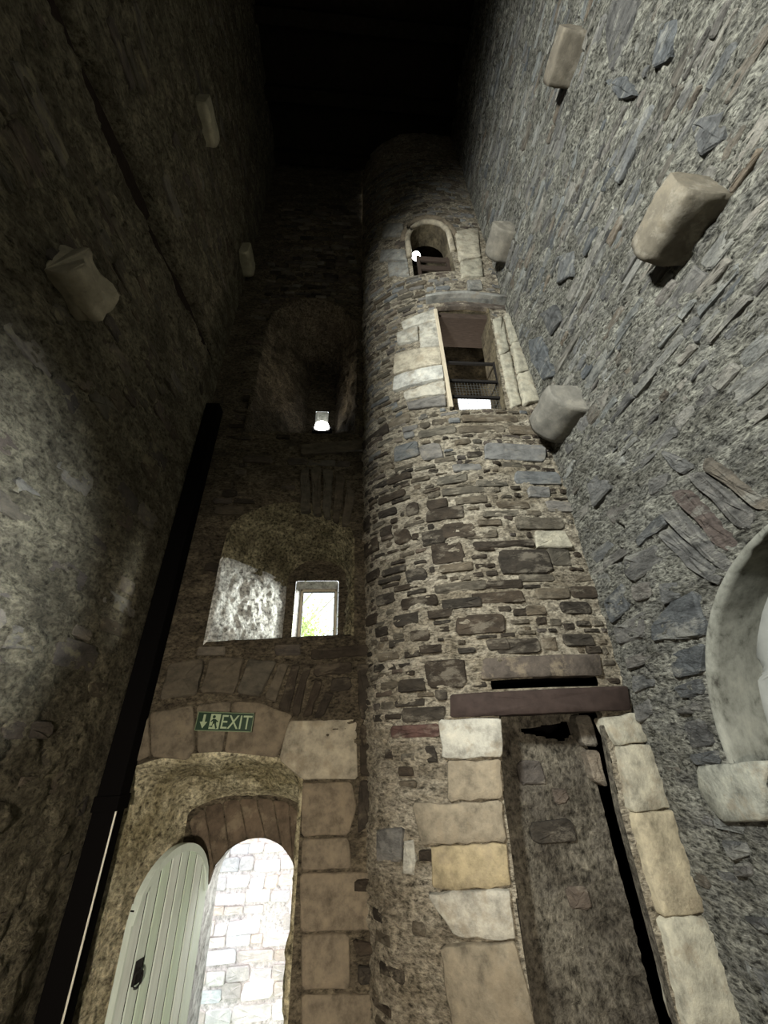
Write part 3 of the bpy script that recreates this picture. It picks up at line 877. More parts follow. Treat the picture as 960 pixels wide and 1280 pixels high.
# exit doorway: rear arch, tympanum and inner reveal
to3 = lambda pts, Y: [(x, Y, z) for x, z in pts]
D_IN = [(-1.5, -.6), (-1.5, 1.72)] + arch(-1.5, -.462, 1.72, .14) + [(-.462, -.6)]
D_OPEN = [(-1.24, -.6), (-1.24, 1.20)] + arch(-1.24, -.475, 1.20, .34) + [(-.475, -.6)]
loft('door_embrasure', [to3(grow(DOOR_FRONT, .03), 3.992), to3(DOOR_FRONT, 3.99), to3(D_IN, 4.6)], M_LIT_LIME, wall_back, 150, 30, .045, 5.0, False, 31)
loft('tympanum', [to3(grow(D_IN, .05), 4.595), to3(D_IN, 4.595), to3(D_OPEN, 4.6)], M_BACK, wall_back, 90, 8, .0, 5.0, False)
loft('door_reveal', [to3(grow(D_OPEN, -.002), 4.6), to3(D_OPEN, 4.95)], M_LIME, wall_back, 90, 10, .008, 6.0, False, 33)
on_tymp = lambda s, z, n: np.stack([np.asarray(s, float), 4.6 - n + 0 * np.asarray(s, float), np.asarray(z, float)], -1)
ts = Stones(wall_back, on_tymp, M_ASHLAR)
oa = resample(arch(-1.24, -.475, 1.20, .34), 8); ob = resample(arch(-1.49, -.47, 1.70, .14), 8)
for k in range(7):
    q = [tuple(oa[k]), tuple(ob[k]), tuple(ob[k + 1]), tuple(oa[k + 1])]
    c = np.mean(q, 0); q = [tuple(c + (np.array(p) - c) * .965) for p in q]
    ts.add(poly_outline(q, .003), (.12, .09, .064), .012, 'voussoir', .01, .003, .15)
ts.build()

# window embrasure
M_SPLAY = rubble_mat('splay_limewash', (.82, .82, .80), (.5, .49, .47), (.3, .29, .27), (1, 1, 1), .6, .03, .25, grit=.5)
W_IN = [(-.84, 3.34), (-.84, 3.98)] + arch(-.84, -.06, 4.02, .33)[1:-1] + [(-.06, 4.05), (-.06, 3.34)]
W_OPEN = [(-.735, 3.345), (-.735, 4.065), (-.445, 4.067), (-.19, 4.065), (-.19, 3.345)]
W_SASH = [(-.67, 3.36), (-.67, 3.98), (-.445, 3.982), (-.22, 3.98), (-.22, 3.36)]
loft('window_soffit', [to3(grow(WIN_FRONT, .03)[1:], 3.992), to3(WIN_FRONT[1:], 3.99), to3(W_IN[1:], 4.8)], M_SOFFIT, wall_back, 130, 40, .055, 6.0, False, 41)
loft('window_splay', [[(-1.45, 3.992, 3.12), (-1.45, 3.992, 4.02)], [(-1.42, 3.99, 3.15), (-1.42, 3.99, 4.06)], [(-.84, 4.8, 3.34), (-.84, 4.8, 4.07)]], M_SPLAY, wall_back, 70, 70, .024, 8.0, False, 43)
loft('window_sill_bed', [[(-1.45, 3.992, 3.11), (.0, 3.992, 3.17)], [(-1.42, 3.99, 3.15), (-.02, 3.99, 3.2)], [(-.84, 4.8, 3.34), (-.06, 4.8, 3.34)]], M_BACK, wall_back, 40, 20, .012, 6.0, False, 44)
loft('window_inner_face', [to3(grow(W_IN, .05), 4.795), to3(W_IN, 4.795), to3(W_OPEN, 4.8)], M_BACK, wall_back, 90, 8, 0, 5.0, True)
loft('window_reveal', [to3(grow(W_OPEN, -.002), 4.8), to3(W_SASH, 4.93)], M_LIME, wall_back, 60, 8, 0, 5.0, True)

# tall recess
R_IN = [(-.85, 6.72), (-.85, 8.3)] + arch(-.85, -.36, 8.3, .4)[1:-1] + [(-.36, 8.3), (-.36, 6.72)]
R_OPEN = [(-.71, 6.94), (-.71, 7.45), (-.595, 7.452), (-.48, 7.45), (-.48, 6.94)]
loft('recess_embrasure', [to3(grow(REC_FRONT, .03), 3.992), to3(REC_FRONT, 3.99), to3(R_IN, 5.2)], M_BACK, wall_back, 170, 34, .04, 5.0, True, 51)
loft('recess_inner_face', [to3(grow(R_IN, .05), 5.195), to3(R_IN, 5.195), to3(R_OPEN, 5.2)], M_BACK, wall_back, 70, 8, 0, 5.0, True)
loft('slit_reveal', [to3(grow(R_OPEN, -.002), 5.2), to3(R_OPEN, 5.6)], M_LIME, wall_back, 40, 6, 0, 5.0, True)
# quoins along the recess's edge
on_edge = on_back
qs = Stones(wall_back, lambda s, z, n: np.stack([.04 - np.asarray(n, float) + 0 * np.asarray(s, float), np.asarray(s, float), np.asarray(z, float)], -1), M_STONE)
z = 5.95
while z < 7.9:
    h = random.uniform(.06, .12)
    qs.add(poly_outline([(4.005, z), (4.3 + random.uniform(0, .12), z + .01), (4.3 + random.uniform(0, .12), z + h), (4.005, z + h)], .006), TONE['b'], .02 + random.uniform(0, .02), 'quoin', .01, .006)
    z += h + random.uniform(.02, .05)
qs.build()

# ---- stair turret
rel_tur = relief(4, .02, .012, .20, .09, .25, .030)
wall_turret = wall_mesh('wall_stair_turret', on_turret, 0.0, 2.47, Z_FLOOR, Z_TOP, .020, [LOW_DOOR, UP_DOOR, TOP_WIN, GAP], rel_tur, M_TURRET)
tag(wall_turret, 'curved rubble stair turret with two doorways and a top window', kind='structure')
st = Stones(wall_turret, on_turret, M_STONE, rel_tur)
for name, tone, proud, pts in TURRET_POLY:
    dr = name in ('jamb_stone', 'lintel')
    thick = name == 'lintel' and proud > .04
    if tone == 't2' and name == 'lintel': pts = [(1.20, 7.80), (1.8, 7.81), (2.46, 7.82), (2.46, 7.875), (1.8, 7.865), (1.20, 7.85)]; tone = 'g2'; proud = .12
    o_ = poly_outline(pts, (.003 if name == 'lintel' else .008) if dr else .007, .065 if dr else .10, .06)
    st.add(o_, TONE[tone], proud + .012, name, .009 if dr else .012, .004 if dr else .007, .06, True,
           (M_REDSLAB if tone == 'r' else M_ASHLAR) if dr else None, .30 if thick else .10)
st.add(poly_outline([(1.22, 7.69), (2.42, 7.70), (2.43, 7.80), (1.22, 7.79)], .003), TONE['d2'], .012, 'lintel', .01, .003, .1, True)
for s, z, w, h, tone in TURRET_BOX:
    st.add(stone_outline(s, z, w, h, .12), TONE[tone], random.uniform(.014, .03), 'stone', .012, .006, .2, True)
st.fix()


def keep_t(s, z):
    if z < 2.42: return .22
    if z < 5.2: return .8
    return .92


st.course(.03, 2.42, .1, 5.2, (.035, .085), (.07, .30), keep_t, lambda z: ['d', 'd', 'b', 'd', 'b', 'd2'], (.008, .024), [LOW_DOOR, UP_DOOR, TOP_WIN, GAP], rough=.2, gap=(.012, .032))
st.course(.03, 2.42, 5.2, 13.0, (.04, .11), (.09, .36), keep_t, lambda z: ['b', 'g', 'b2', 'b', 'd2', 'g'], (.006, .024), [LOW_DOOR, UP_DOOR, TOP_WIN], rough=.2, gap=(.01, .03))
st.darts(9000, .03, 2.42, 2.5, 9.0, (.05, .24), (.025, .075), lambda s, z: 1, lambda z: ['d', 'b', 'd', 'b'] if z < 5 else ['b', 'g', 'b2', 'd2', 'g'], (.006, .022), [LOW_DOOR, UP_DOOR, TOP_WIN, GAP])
st.build(298)


def cavity(name, x0, x1, y1, z0, z1, mat, hole=None):
    """closed dark space behind an opening of the turret, open to the front"""
    s0 = float(np.interp(x0, _px, _ps))
    fr = [tuple(q[:2]) for q in on_turret(np.linspace(s0, 2.47, 14), 0.0, -.03)] + [(x1, 3.30), (x1, y1 + .1), (x0, y1 + .1)]
    b = MB()
    for z in (z0, z1): b.add([(x, y, z) for x, y in fr], [tuple(range(len(fr)))])
    b.add([(*fr[0], z0), (x0, y1 + .1, z0), (x0, y1 + .1, z1), (*fr[0], z1)], [(0, 1, 2, 3)])
    b.add([(x1, 3.30, z0), (x1, y1 + .1, z0), (x1, y1 + .1, z1), (x1, 3.30, z1)], [(0, 1, 2, 3)])
    b.add([(2.26, 3.31, z0), (x1, 3.30, z0), (x1, 3.30, z1), (2.26, 3.31, z1)], [(0, 1, 2, 3)])
    # front closing, behind the turret's skin
    o = b.build(name, mat, wall_turret)
    B_ = lambda s, z: np.stack([np.asarray(s, float), y1 + .03 * fbm(np.asarray(s) * 4, np.asarray(z) * 4, 0, 4, 61), np.asarray(z, float)], -1)
    s = np.linspace(x0 - .05, x1 + .05, 50); z = np.linspace(z0 - .05, z1 + .05, 60); S, Z = np.meshgrid(s, z, indexing='ij')
    keep = None
    if hole:
        sc, zc = (S[:-1, :-1] + S[1:, 1:]) / 2, (Z[:-1, :-1] + Z[1:, 1:]) / 2
        keep = ~((sc > hole[0]) & (sc < hole[1]) & (zc > hole[2]) & (zc < hole[3]))
    grid_obj(name + '_back', B_(S, Z), mat, wall_turret, keep)


def opening_reveal(name, poly, depth, mat, amp=.006):
    p = np.array(poly + [poly[0]])
    f = on_turret(p[:, 0], p[:, 1], 0.0)
    b_ = f + np.array([0, depth, 0])
    loft(name, [[tuple(q) for q in f[:-1]], [tuple(q) for q in b_[:-1]]], mat, wall_turret, 120, 8, amp, 6.0, True, 71)


# low doorway: shallow reveal, plastered blocking, black slot beside it
opening_reveal('door_reveal', LOW_DOOR, .07, M_INFILL)
rel_inf = relief(6, .03, .010, .24, .15, .25, .02)
on_inf = lambda s, z, n: np.stack([np.asarray(s, float), 3.64 - .9 * n - .02 * np.asarray(s, float), np.asarray(z, float) + 0 * np.asarray(s, float)], -1)
blocking = wall_mesh('blocking_wall', on_inf, .90, 1.94, Z_FLOOR, 2.42, .02, [[(1.36, 2.305), (2.1, 2.39), (1.74, 2.225)]], rel_inf, M_INFILL, wall_turret)
bs_ = Stones(wall_turret, on_inf, M_STONE, rel_inf)
bs_.add(stone_outline(1.50, 1.65, .34, .13), TONE['d'], .03)
bs_.add(stone_outline(1.42, 2.02, .20, .16), TONE['d2'], .025)
bs_.add(stone_outline(1.60, 1.28, .16, .12), TONE['d2'], .02)
bs_.add(stone_outline(1.62, 1.86, .12, .10), TONE['d2'], .02)
bs_.add(poly_outline([(1.86, 2.19), (1.98, 2.17), (1.98, 2.40), (1.84, 2.40)], .004), TONE['b2'], .12, 'stone')
bs_.add(poly_outline([(1.88, 1.95), (1.98, 1.90), (1.98, 2.15), (1.87, 2.16)], .004), TONE['b2'], .10, 'stone')
bs_.build()
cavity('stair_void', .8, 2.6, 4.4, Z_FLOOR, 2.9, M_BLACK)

# upper doorway: reveal, lintel soffit, stair space with a window at its back
opening_reveal('door_reveal', UP_DOOR, .42, M_DARKROOM)
cavity('stair_space', .8, 3.3, 4.9, 5.3, 10.6, M_DARKROOM, (1.84, 2.70, 7.30, 7.62))
cavity('window_space', .8, 2.6, 4.0, 8.5, 11.4, M_DARKROOM)
opening_reveal('window_reveal', TOP_WIN, .35, M_DARKROOM)
b = MB(); b.box(1.06, 2.10, 3.36, 3.86, 7.60, 7.72, .01); b.build('lintel_soffit', M_DARKWOOD, wall_turret)
# moulded band round the top window's head
b = MB()
pts = [on_turret(s, z, .015) for s, z in [(1.04, 9.2)] + arch(1.04, 1.77, 9.75, .47, 13) + [(1.77, 9.2)]]
b.tube([tuple(p) for p in pts], .05, 8)
b.build('arch_moulding', M_ASHLAR, wall_turret, True, TONE['p3'])
b = MB()
pts = [on_turret(s, z, .0) for s, z in arch(.96, 1.86, 9.75, .62, 13)]
b.tube([tuple(p) for p in pts], .07, 6)
b.build('hood_stone', M_ASHLAR, wall_turret, True, TONE['t3'])

# ---- rest of the shell
on_rear = lambda s, z, n: np.stack([np.asarray(s, float), Y_REAR + n + 0 * np.asarray(s, float), np.asarray(z, float) + 0 * np.asarray(s, float)], -1)
tag(wall_mesh('wall_rear', on_rear, -2.1, 2.35, Z_FLOOR, Z_TOP, .08, [], rel_left, M_RIGHT), 'plain grey rubble wall facing the stair turret', kind='structure')
KEY_GATE = [(-2.8, 4.3), (-2.8, 6.75), (-.62, 6.75), (-.62, 4.3)]  # added opening, its far jamb shaped to keep the key beam off the bay
wall_mesh('near_rubble', on_left, Y_REAR, -.55, Z_FLOOR, Z_TOP, .06, [KEY_GATE], rel_left, M_LEFT, wall_left)
KEY_GATE_BACK = [(-3.35, 4.5), (-3.35, 6.5), (-.1, 6.5), (-.1, 4.5)]
loft('added_key_recess', [[(X_LEFT, y, z) for y, z in KEY_GATE], [(-3.7, y, z) for y, z in KEY_GATE_BACK]], M_LEFT, wall_left, 60, 14, 0)
mesh_obj('added_key_recess_end', [(-3.7, y, z) for y, z in KEY_GATE_BACK], [(0, 1, 2, 3)], M_LEFT, wall_left)
wall_mesh('near_rubble', on_right, Y_REAR, -.55, Z_FLOOR, Z_TOP, .06, [], rel_right, M_RIGHT, wall_right)
on_floor = lambda s, z, n: np.stack([np.asarray(s, float), np.asarray(z, float), Z_FLOOR + n + 0 * np.asarray(s, float)], -1)
tag(wall_mesh('floor', on_floor, -2.1, 2.35, Y_REAR - .1, 4.96, .07, [], lambda s, z: .015 * fbm(s * 3, z * 3, 0, 3, 5), M_FLOOR), 'beaten earth floor of the tower', kind='structure')
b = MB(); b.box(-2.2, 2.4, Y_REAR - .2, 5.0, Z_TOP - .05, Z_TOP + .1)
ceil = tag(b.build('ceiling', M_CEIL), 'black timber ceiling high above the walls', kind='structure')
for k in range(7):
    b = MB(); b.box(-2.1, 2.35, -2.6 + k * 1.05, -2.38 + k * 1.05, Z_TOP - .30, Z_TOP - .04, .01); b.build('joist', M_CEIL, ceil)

# ================================================================== window and door leaves
glass, nt, bs = new_mat('window_glass')
tr_, gl_, mx_ = nd(nt, 'ShaderNodeBsdfTransparent', Color=(.93, .96, .94, 1)), nd(nt, 'ShaderNodeBsdfGlossy', Roughness=.03), nd(nt, 'ShaderNodeMixShader', Fac=.05)
nt.links.new(tr_.outputs[0], mx_.inputs[1]); nt.links.new(gl_.outputs[0], mx_.inputs[2]); nt.links.new(mx_.outputs[0], nt.nodes['Material Output'].inputs['Surface'])
win = bpy.data.objects.new('window_1', None); col.objects.link(win); win.location = (-.445, 4.92, 3.352)
tag(win, 'small rectangular window with pale frame above the exit doorway', kind='structure')
for (x0, x1, z0, z1) in ((-.236, -.206, .0, .638), (.206, .236, .0, .638), (-.236, .236, .0, .028), (-.236, .236, .606, .638)):
    b = MB(); b.box(x0, x1, -.02, .02, z0, z1, .005); b.build('frame_bar', M_PALEWOOD, win)
for (x0, x1, z0, z1) in ((-.207, -.196, .026, .607), (.196, .207, .026, .607), (-.20, .20, .026, .037), (-.20, .20, .596, .607)):
    b = MB(); b.box(x0, x1, -.012, .012, z0, z1); b.build('glazing_bead', plain_mat('grey_bead', (.09, .09, .085), .6), win)
b = MB(); b.box(-.2, .2, -.003, .003, .03, .602); b.build('pane', glass, win)

# plank door, standing open into the room
leaf_m = [plain_mat('pale_door_paint', c, .42, .4, var=.10, scale=7, aniso=(4, 4, .5), bump=.1) for c in ((.64, .71, .64), (.70, .75, .70), (.60, .70, .58))]
door = bpy.data.objects.new('door_1', None); col.objects.link(door); door.location = (-1.245, 4.575, Z_FLOOR + .02)
tag(door, 'pale grey-green round-headed plank door standing open in the exit arch', kind='structure')
du = Vector((-.37, -.93, 0)).normalized(); dn = Vector((.93, -.37, 0)).normalized()
LW, ZS, RISE = .76, 1.20 - Z_FLOOR, .37
ztop = lambda u: ZS + RISE * math.sqrt(max(0, 1 - ((u - LW / 2) / (LW / 2)) ** 2))
to_leaf = lambda u, n, z: tuple(du * u + dn * n + Vector((0, 0, z)))
pw = LW / 8
for k in range(8):
    u0, u1 = k * pw + .011, (k + 1) * pw - .011
    poly = [(u0, 0), (u1, 0)] + [(u1 + (u0 - u1) * t / 5, ztop(u1 + (u0 - u1) * t / 5) - .02) for t in range(6)]
    b = MB(); b.prism(poly, .002, .016, to_leaf); b.build('plank', leaf_m[k % 3], door)
b = MB(); poly = [(.01, .01), (LW - .01, .01)] + [(LW - .01 + (.02 - LW) * t / 16, ztop(LW - .01 + (.02 - LW) * t / 16) - .012) for t in range(17)]
b.prism(poly, -.03, .003, to_leaf); b.build('backing_board', M_BLACK, door)
b = MB()
out = [(LW - LW * t / 24, ztop(LW - LW * t / 24)) for t in range(25)]; inn = [(LW / 2 + (u - LW / 2) * .93, ZS + (z - ZS) * .86) for u, z in out]
for t in range(24):
    b.prism([out[t], out[t + 1], inn[t + 1], inn[t]], -.03, .03, to_leaf)
b.build('head_rail', leaf_m[0], door)
for u in (0.0, LW - .016):
    za, zb = ztop(u), ztop(u + .016)
    b = MB(); b.prism([(u, 0), (u + .016, 0), (u + .016, zb), (u, za)], -.032, .018, to_leaf); b.build('edge_strip', leaf_m[0], door)
b = MB(); b.prism([(.60, 1.28), (.66, 1.28), (.66, 1.40), (.60, 1.40)], .026, .034, to_leaf)
b.tube([to_leaf(.63 + .035 * math.cos(a), .045, 1.31 + .045 * math.sin(a)) for a in [2 * math.pi * k / 12 for k in range(13)]], .007, 6)
b.build('latch_ring', M_IRON, door)

# ================================================================== things fixed to the walls
def corbel(name, wall, y0, y1, z0, z1, out, rad, tone, label, seed, rough=.008, broken=0.0):
    X = X_RIGHT if wall > 0 else X_LEFT
    prof = [(.14, z0), (out * -1 + rad, z0)]
    prof += [(-out + rad - rad * math.sin(a), z0 + rad - rad * math.cos(a)) for a in [math.pi / 2 * k / 8 for k in range(1, 9)]]
    prof += [(-out, z1), (.14, z1)]
    p = resample(prof + [prof[0]], 49)[:-1]
    ny = 12; P = []
    for i in range(ny):
        t = i / (ny - 1); y = y0 + (y1 - y0) * t
        sh = 1 - .04 * (abs(2 * t - 1) ** 6)
        x = np.where(p[:, 0] < .1, p[:, 0] * sh, p[:, 0]); z = (p[:, 1] - (z0 + z1) / 2) * sh + (z0 + z1) / 2
        x = x + rough * fbm(p[:, 0] * 9, p[:, 1] * 9, y * 9, 4, seed)
        if broken: x = np.maximum(x, -out + broken * (.5 + .9 * fbm(p[:, 1] * 5, y * 6 + 0 * x, 0, 3, seed + 3)))
        z = z + rough * fbm(p[:, 0] * 9, p[:, 1] * 9, y * 9, 4, seed + 7)
        P.append(np.stack([X + wall * x, np.full(len(x), y) + rough * fbm(x * 8, z * 8, 0, 3, seed + 5), z], -1))
    n = len(p); V = np.concatenate(P)
    F = [(i * n + k, i * n + (k + 1) % n, (i + 1) * n + (k + 1) % n, (i + 1) * n + k) for i in range(ny - 1) for k in range(n)]
    F += [tuple(range(n))[::-1], tuple((ny - 1) * n + k for k in range(n))]
    o = mesh_obj(name, V, F, M_CORBEL, None, False, tone)
    for q in o.data.polygons: q.use_smooth = len(q.vertices) == 4
    return tag(o, label, 'corbel', 'stone corbels that carried the lost floors')


corbel('corbel', 1, .87, 1.28, 5.02, 5.27, .29, .11, (.135, .118, .09), 'large tan rounded corbel jutting from the bright wall above the side arch', 1, .012)
corbel('corbel', 1, 2.52, 3.02, 4.93, 5.25, .33, .27, (.17, .16, .138), 'rounded grey corbel in the turret corner below the gated doorway', 2, .008)
corbel('corbel', 1, .71, 1.10, 8.13, 8.33, .25, .02, (.14, .122, .095), 'square-edged brown corbel slab high on the bright wall', 3, .006)
corbel('corbel', 1, 2.52, 2.94, 8.33, 8.62, .28, .22, (.16, .147, .122), 'small rounded corbel in the corner beside the top arched window', 4, .008)
corbel('corbel', -1, 1.50, 1.84, 4.93, 5.25, .20, .1, (.30, .265, .2), 'broken pale corbel stub on the dark wall below the long chase', 5, .03, .08)
corbel('corbel', -1, 1.65, 2.07, 8.95, 9.25, .16, .05, (.34, .31, .23), 'pale oblong corbel high on the dark wall above the long chase', 6, .008)
corbel('corbel', -1, 3.52, 3.93, 9.38, 9.70, .17, .08, (.38, .35, .25), 'pale corbel high in the corner where the dark walls meet', 7, .01)

# remains of the wall plate in the long chase
for y0, y1, z0, z1 in ((.25, 1.95, 6.44, 6.70), (2.0, 3.78, 6.62, 6.93)):
    n = 14; V = []
    for i in range(n):
        t = i / (n - 1); y = y0 + (y1 - y0) * t; zc = z0 + (z1 - z0) * t + .02 * math.sin(y * 5)
        for (x, dz) in ((-.17, -.12), (-.055, -.13), (-.045, -.02), (-.05, .11), (-.17, .12)):
            V.append((X_LEFT + x + random.uniform(-.008, .008), y, zc + dz + random.uniform(-.012, .012)))
    F = [(i * 5 + k, i * 5 + (k + 1) % 5, i * 5 + 5 + (k + 1) % 5, i * 5 + 5 + k) for i in range(n - 1) for k in range(5)] + [(4, 3, 2, 1, 0), tuple((n - 1) * 5 + k for k in range(5))]
    tag(mesh_obj('wall_plate', V, F, plain_mat('rotten_timber', (.022, .016, .013), .95, .05, var=.5, scale=20, aniso=(6, .7, 6), bump=.5)),
        'blackened timber wall plate in the chase, end nearest the corner' if y0 > 1.9 else 'blackened timber wall plate in the chase above the broken corbel', 'beam', 'timbers left in the long chase')

# exit sign
sign_g = plain_mat('sign_green', (.008, .03, .012), .5, .25)
sign_w = plain_mat('sign_pale', (.33, .40, .25), .5, .3)
sign = bpy.data.objects.new('exit_sign', None); col.objects.link(sign)
sign.location = (-1.115, 3.945, 2.455); sign.rotation_euler = (0, math.radians(3.2), 0)
tag(sign, 'dark green EXIT sign with down arrow and running figure above the doorway', 'sign')
b = MB(); b.box(-.245, .245, -.006, .006, -.074, .074, .003); b.build('board', sign_g, sign)
b = MB()
for r in ((-.245, .245, .068, .074), (-.245, .245, -.074, -.068), (-.245, -.239, -.074, .074), (.239, .245, -.074, .074)):
    b.box(r[0], r[1], -.009, -.005, r[2], r[3])
b.build('border', plain_mat('sign_border', (.16, .20, .11), .5, .3), sign)
b = MB()
b.prism([(-.192, .052), (-.172, .052), (-.172, -.004), (-.150, -.004), (-.182, -.054), (-.214, -.004), (-.192, -.004)], -.009, -.005)
b.build('arrow', sign_w, sign)
b = MB(); b.box(-.128, -.044, -.009, -.005, -.058, .058); pic = b.build('pictogram', sign_w, sign)
b = MB()
b.prism([(-.098 + .013 * math.cos(a), .036 + .013 * math.sin(a)) for a in [math.pi * k / 6 for k in range(12)]], -.012, -.008)
b.prism([(-.108, .020), (-.078, .018), (-.070, -.012), (-.088, -.016), (-.100, -.004)], -.012, -.008)
b.prism([(-.100, -.004), (-.086, -.010), (-.104, -.034), (-.124, -.034), (-.124, -.042), (-.098, -.044)], -.012, -.008)
b.prism([(-.088, -.014), (-.074, -.010), (-.056, -.050), (-.068, -.056)], -.012, -.008)
b.prism([(-.080, .016), (-.056, .002), (-.060, -.006), (-.086, .006)], -.012, -.008)
b.prism([(-.106, .018), (-.122, .000), (-.116, -.006), (-.098, .010)], -.012, -.008)
b.build('running_figure', sign_g, pic)
fc = bpy.data.curves.new('lettering', 'FONT'); fc.body = 'EXIT'; fc.size = .145; fc.extrude = .002; fc.align_x = 'LEFT'
tmp = bpy.data.objects.new('tmp', fc); col.objects.link(tmp)
me = bpy.data.meshes.new_from_object(tmp.evaluated_get(bpy.context.evaluated_depsgraph_get()))
bpy.data.objects.remove(tmp); me.materials.clear(); me.materials.append(sign_w)
co = np.zeros(len(me.vertices) * 3); me.vertices.foreach_get('co', co); co = co.reshape(-1, 3)
mn, mx = co.min(0), co.max(0)
co[:, 0] = (co[:, 0] - mn[0]) / (mx[0] - mn[0]) * .258 - .028
co[:, 1] = (co[:, 1] - mn[1]) / (mx[1] - mn[1]) * .104 - .052
me.vertices.foreach_set('co', np.stack([co[:, 0], -.008 - co[:, 2], co[:, 1]], -1).ravel()); me.update()
lt = bpy.data.objects.new('lettering', me); col.objects.link(lt); lt.parent = sign

# black trunking in the corner
tr = bpy.data.objects.new('cable_trunking', None); col.objects.link(tr); tr.location = (-1.88, 3.9, Z_FLOOR)
tag(tr, 'tall black boxed trunking running up the corner beside the exit arch', 'trunking')
b = MB(); b.box(-.088, .075, -.07, .096, 0, 2.34, .01); b.build('lower_length', M_BLACK, tr)
b = MB(); b.box(-.088, .085, -.07, .096, 2.32, 6.6, .01); b.build('upper_length', M_BLACK, tr)
b = MB(); b.box(-.095, .095, -.085, .098, 2.27, 2.37, .006); b.build('joint_collar', M_BLACK, tr)
b = MB(); b.tube([(.083, -.06, .0), (.083, -.06, 2.27)], .007, 8); b.build('pale_edge_line', plain_mat('pale_edge_tone', (.75, .72, .6), .35, .5), tr)  # thin pale line up the edge of the lower length

# gate in the upper doorway
gt = bpy.data.objects.new('doorway_gate', None); col.objects.link(gt); gt.location = (1.50, 3.36, 5.64)
tag(gt, 'black iron safety gate with wire mesh in the upper turret doorway', 'gate')
for x in (-.31, .37):
    b = MB(); b.box(x - .022, x + .022, -.02, .02, 0, .98, .004); b.build('post', M_IRON, gt)
b = MB(); b.box(-.36, -.32, -.02, .03, 0, .98, .004); b.build('hanging_stile', M_IRON, gt)
for z in (.05, .31, .60, .95):
    b = MB(); b.box(-.30, .36, -.016, .016, z - .02, z + .02, .004); b.build('rail', M_IRON, gt)
b = MB()
for k in range(17): b.tube([(-.29 + k * .04, .012, .05), (-.29 + k * .04, .012, .62)], .0028, 4, False)
for k in range(12): b.tube([(-.30, .014, .07 + k * .047), (.36, .014, .07 + k * .047)], .0028, 4, False)
b.build('wire_mesh', M_WIRE, gt)
# pale frame batten beside the opening
fr = bpy.data.objects.new('frame_batten', None)
b = MB(); b.box(-.025, .025, -.03, .03, 0, 1.95, .006)
fr = b.build('frame_batten', M_PALEWOOD); fr.location = (1.145, 3.275, 5.66)
tag(fr, 'thin pale timber batten along the white jamb of the upper doorway', 'batten')

# guard rail in the top window
gr = bpy.data.objects.new('guard_rail', None); col.objects.link(gr); gr.location = (1.24, 3.40, 8.62)
tag(gr, 'dark timber guard rail across the arched top window', 'railing')
for z in (.09, .36, .63):
    b = MB(); b.box(-.22, .34, -.02, .02, z - .06, z + .06, .006); b.build('rail', M_DARKWOOD, gr)
for x in (-.20, .30):
    b = MB(); b.box(x - .025, x + .025, -.022, .035, 0, .71, .005); b.build('post', M_DARKWOOD, gr)


def floodlight(loc, target, size, label, lens_mat, light=None, round_=False, foot=None):
    root = bpy.data.objects.new('floodlight', None); col.objects.link(root); root.location = loc
    root.rotation_euler = (Vector(target) - Vector(loc)).to_track_quat('-Z', 'Y').to_euler()
    tag(root, label, 'lamp')
    s = size / 2
    b = MB(); b.box(-s * 1.15, s * 1.15, -s * 1.15, s * 1.15, .02, .02 + size * .5, .01); b.build('housing', M_BLACK, root)
    b = MB()
    if round_: b.tube([(0, 0, .03), (0, 0, 0), (0, 0, -s * .5), (0, 0, -s * .75)], [s, s, s * .8, s * .3], 20)
    else: b.box(-s, s, -s, s, .0, .025, .004)
    b.build('lens', lens_mat, root, True)
    b = MB(); b.box(-s * 1.35, -s * 1.2, -.02, .02, 0, size * .62, .004); b.box(s * 1.2, s * 1.35, -.02, .02, 0, size * .62, .004)
    b.box(-s * 1.35, s * 1.35, -.02, .02, size * .58, size * .65, .004); b.build('bracket', M_IRON, root)
    if foot is not None:                          # post and foot plate down to what carries the lamp
        iq = root.rotation_euler.to_matrix().inverted()
        back = root.rotation_euler.to_matrix() @ Vector((0, 0, size * .62))
        x, y, z = back; h = foot - loc[2]
        b = MB(); b.box(x - .02, x + .02, y - .02, y + .02, h, z + .01, .003); b.box(x - s * .7, x + s * .7, y - s * .7, y + s * .7, h - .01, h + .02, .003)
        b.v = [tuple(iq @ Vector(q)) for q in b.v]
        b.build('stand', M_IRON, root)
    if light:
        l = lamp('floodlight_beam', 'AREA', (0, 0, 0), (0, 0, -1), light[0], light[1], shape='DISK', size=size * .8, spread=math.radians(light[2]))
        l.parent = root; l.location = (0, 0, -s * .78 if round_ else -.01); l.rotation_euler = (0, 0, 0)
    return root


dim = plain_mat('frosted_lens', (.8, .8, .78), .3, .5)
for (p, t, e, c, sz, sp), ft, lb in zip(ADDED_FLOODS, (4.46, 2.105, Z_FLOOR + .01), ('unseen black floodlight giving the key light from an added embrasure', 'unseen floodlight added in the side arch embrasure in place of daylight', 'unseen warm fill light added low before the rear wall')):
    d = (Vector(t) - Vector(p)).normalized()
    floodlight(Vector(p) - d * .06, t, sz, lb, dim, foot=ft)  # housings for the added lights, all out of view
hot = glow_mat('lit_lens', (1.0, .98, .94), 6.0)
floodlight((-.55, 4.90, 6.81), (-.55, 3.7, 7.4), .25, 'glaring round lamp on the sill of the slit window recess', hot, (3.5, (1, .9, .7), 150), True, 6.55)
floodlight((1.035, 3.47, 9.49), (1.25, 2.6, 9.1), .16, 'glaring round lamp at the jamb of the arched top window', hot, (5.0, (.9, .97, 1), 160), True)
floodlight((1.3, 4.25, 5.5), (2.1, 5.0, 8.2), .2, 'unseen uplighter added to brighten the stair space behind the upper doorway', dim, (24.0, (1, .93, .8), 120))  # added out of sight to light the stair space

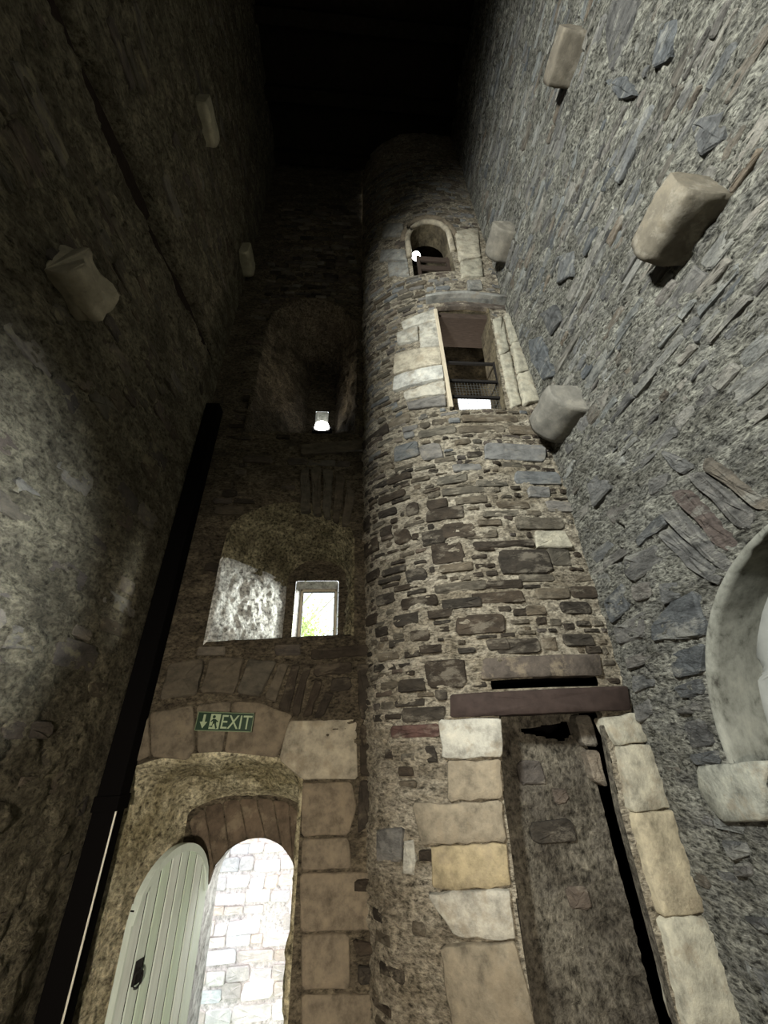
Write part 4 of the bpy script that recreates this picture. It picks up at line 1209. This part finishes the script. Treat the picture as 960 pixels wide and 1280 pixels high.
# ================================================================== outside the doorway
ground = MB(); ground.add([(-14, 4.97, -1.8), (14, 4.97, -1.8), (14, 40, -1.8), (-14, 40, -1.8)], [(0, 1, 2, 3)])
tag(ground.build('lawn', plain_mat('short_grass', (.13, .21, .06), .9, .1, var=.35, scale=25)), 'green lawn outside the exit doorway', 'lawn', kind='stuff')
M_GW = rubble_mat('whitish_lime', (.86, .8, .79), (.74, .67, .66), (.7, .64, .62), (1, 1, 1), .6, .02, .2)
b = MB(); b.box(-6, 9.5, 9.0, 9.5, -1.8, 3.0, .03)
gw = tag(b.build('garden_wall', M_GW), 'sunlit pinkish white rubble garden wall beyond the exit doorway', 'wall')
on_gw = lambda s, z, n: np.stack([np.asarray(s, float), 9.0 - n + 0 * np.asarray(s, float), np.asarray(z, float) + 0 * np.asarray(s, float)], -1)
TONE['gw'] = (.80, .74, .73); TONE['gw2'] = (.70, .62, .58); TONE['gw3'] = (.86, .83, .82)
gs = Stones(gw, on_gw, stone_mat('whitish_stone', (1, 1, 1), .5, .02, (.85, .8, .78), .3, .8)); gs.fix()
gs.course(-3.6, -.3, -1.8, 2.7, (.11, .24), (.18, .6), lambda s, z: .97, lambda z: ['gw', 'gw3', 'gw2', 'gw'], (.02, .06), rough=.2, gap=(.006, .018))
gs.build(290)

tree = bpy.data.objects.new('garden_tree', None); col.objects.link(tree); tree.location = (-1.8, 12.0, -1.78)
tag(tree, 'leafy tree seen through the small window', 'tree')
bark = plain_mat('pale_bark', (.42, .40, .36), .9, .1, var=.2)
b = MB(); b.tube([(0, 0, 0), (.05, 0, 3.5), (0, .1, 6.2), (.1, 0, 8.4)], [.16, .13, .09, .05], 8)
for k, (z, dx, dz) in enumerate(((3.8, 1.1, 1.6), (4.4, 1.3, 1.0), (4.9, .9, 1.6), (5.2, 1.4, 1.3), (4.2, -1.2, 1.4), (5.6, -.9, 1.2), (5.9, .8, .9))):
    b.tube([(.02, .05, z + 1.6), (dx * .5, .1 * (k % 3 - 1), z + 1.6 + dz * .45), (dx, .2 * (k % 3 - 1), z + 1.6 + dz)], [.05, .035, .015], 6)
b.build('branches', bark, tree)
leaf, nt, bs = new_mat('spring_leaf'); bs.inputs['Base Color'].default_value = (.46, .55, .22, 1); bs.inputs['Roughness'].default_value = .6
v, f = [], []
for k in range(1500):
    c = Vector((random.gauss(0, .8), random.gauss(0, .6), 6.9 + random.gauss(0, .6)))
    if random.random() < .5: c = Vector((.35 + random.gauss(0, .25), random.gauss(0, .3), 6.95 + random.gauss(0, .2)))
    a = Vector((random.gauss(0, 1), random.gauss(0, 1), random.gauss(0, 1))).normalized(); e = a.orthogonal().normalized(); q = a.cross(e)
    s = random.uniform(.03, .07); i = len(v)
    v += [tuple(c - e * s), tuple(c + q * s * .5), tuple(c + e * s), tuple(c - q * s * .5)]; f.append((i, i + 1, i + 2, i + 3))
o = mesh_obj('foliage', v, f, leaf, tree); o['kind'] = 'stuff'
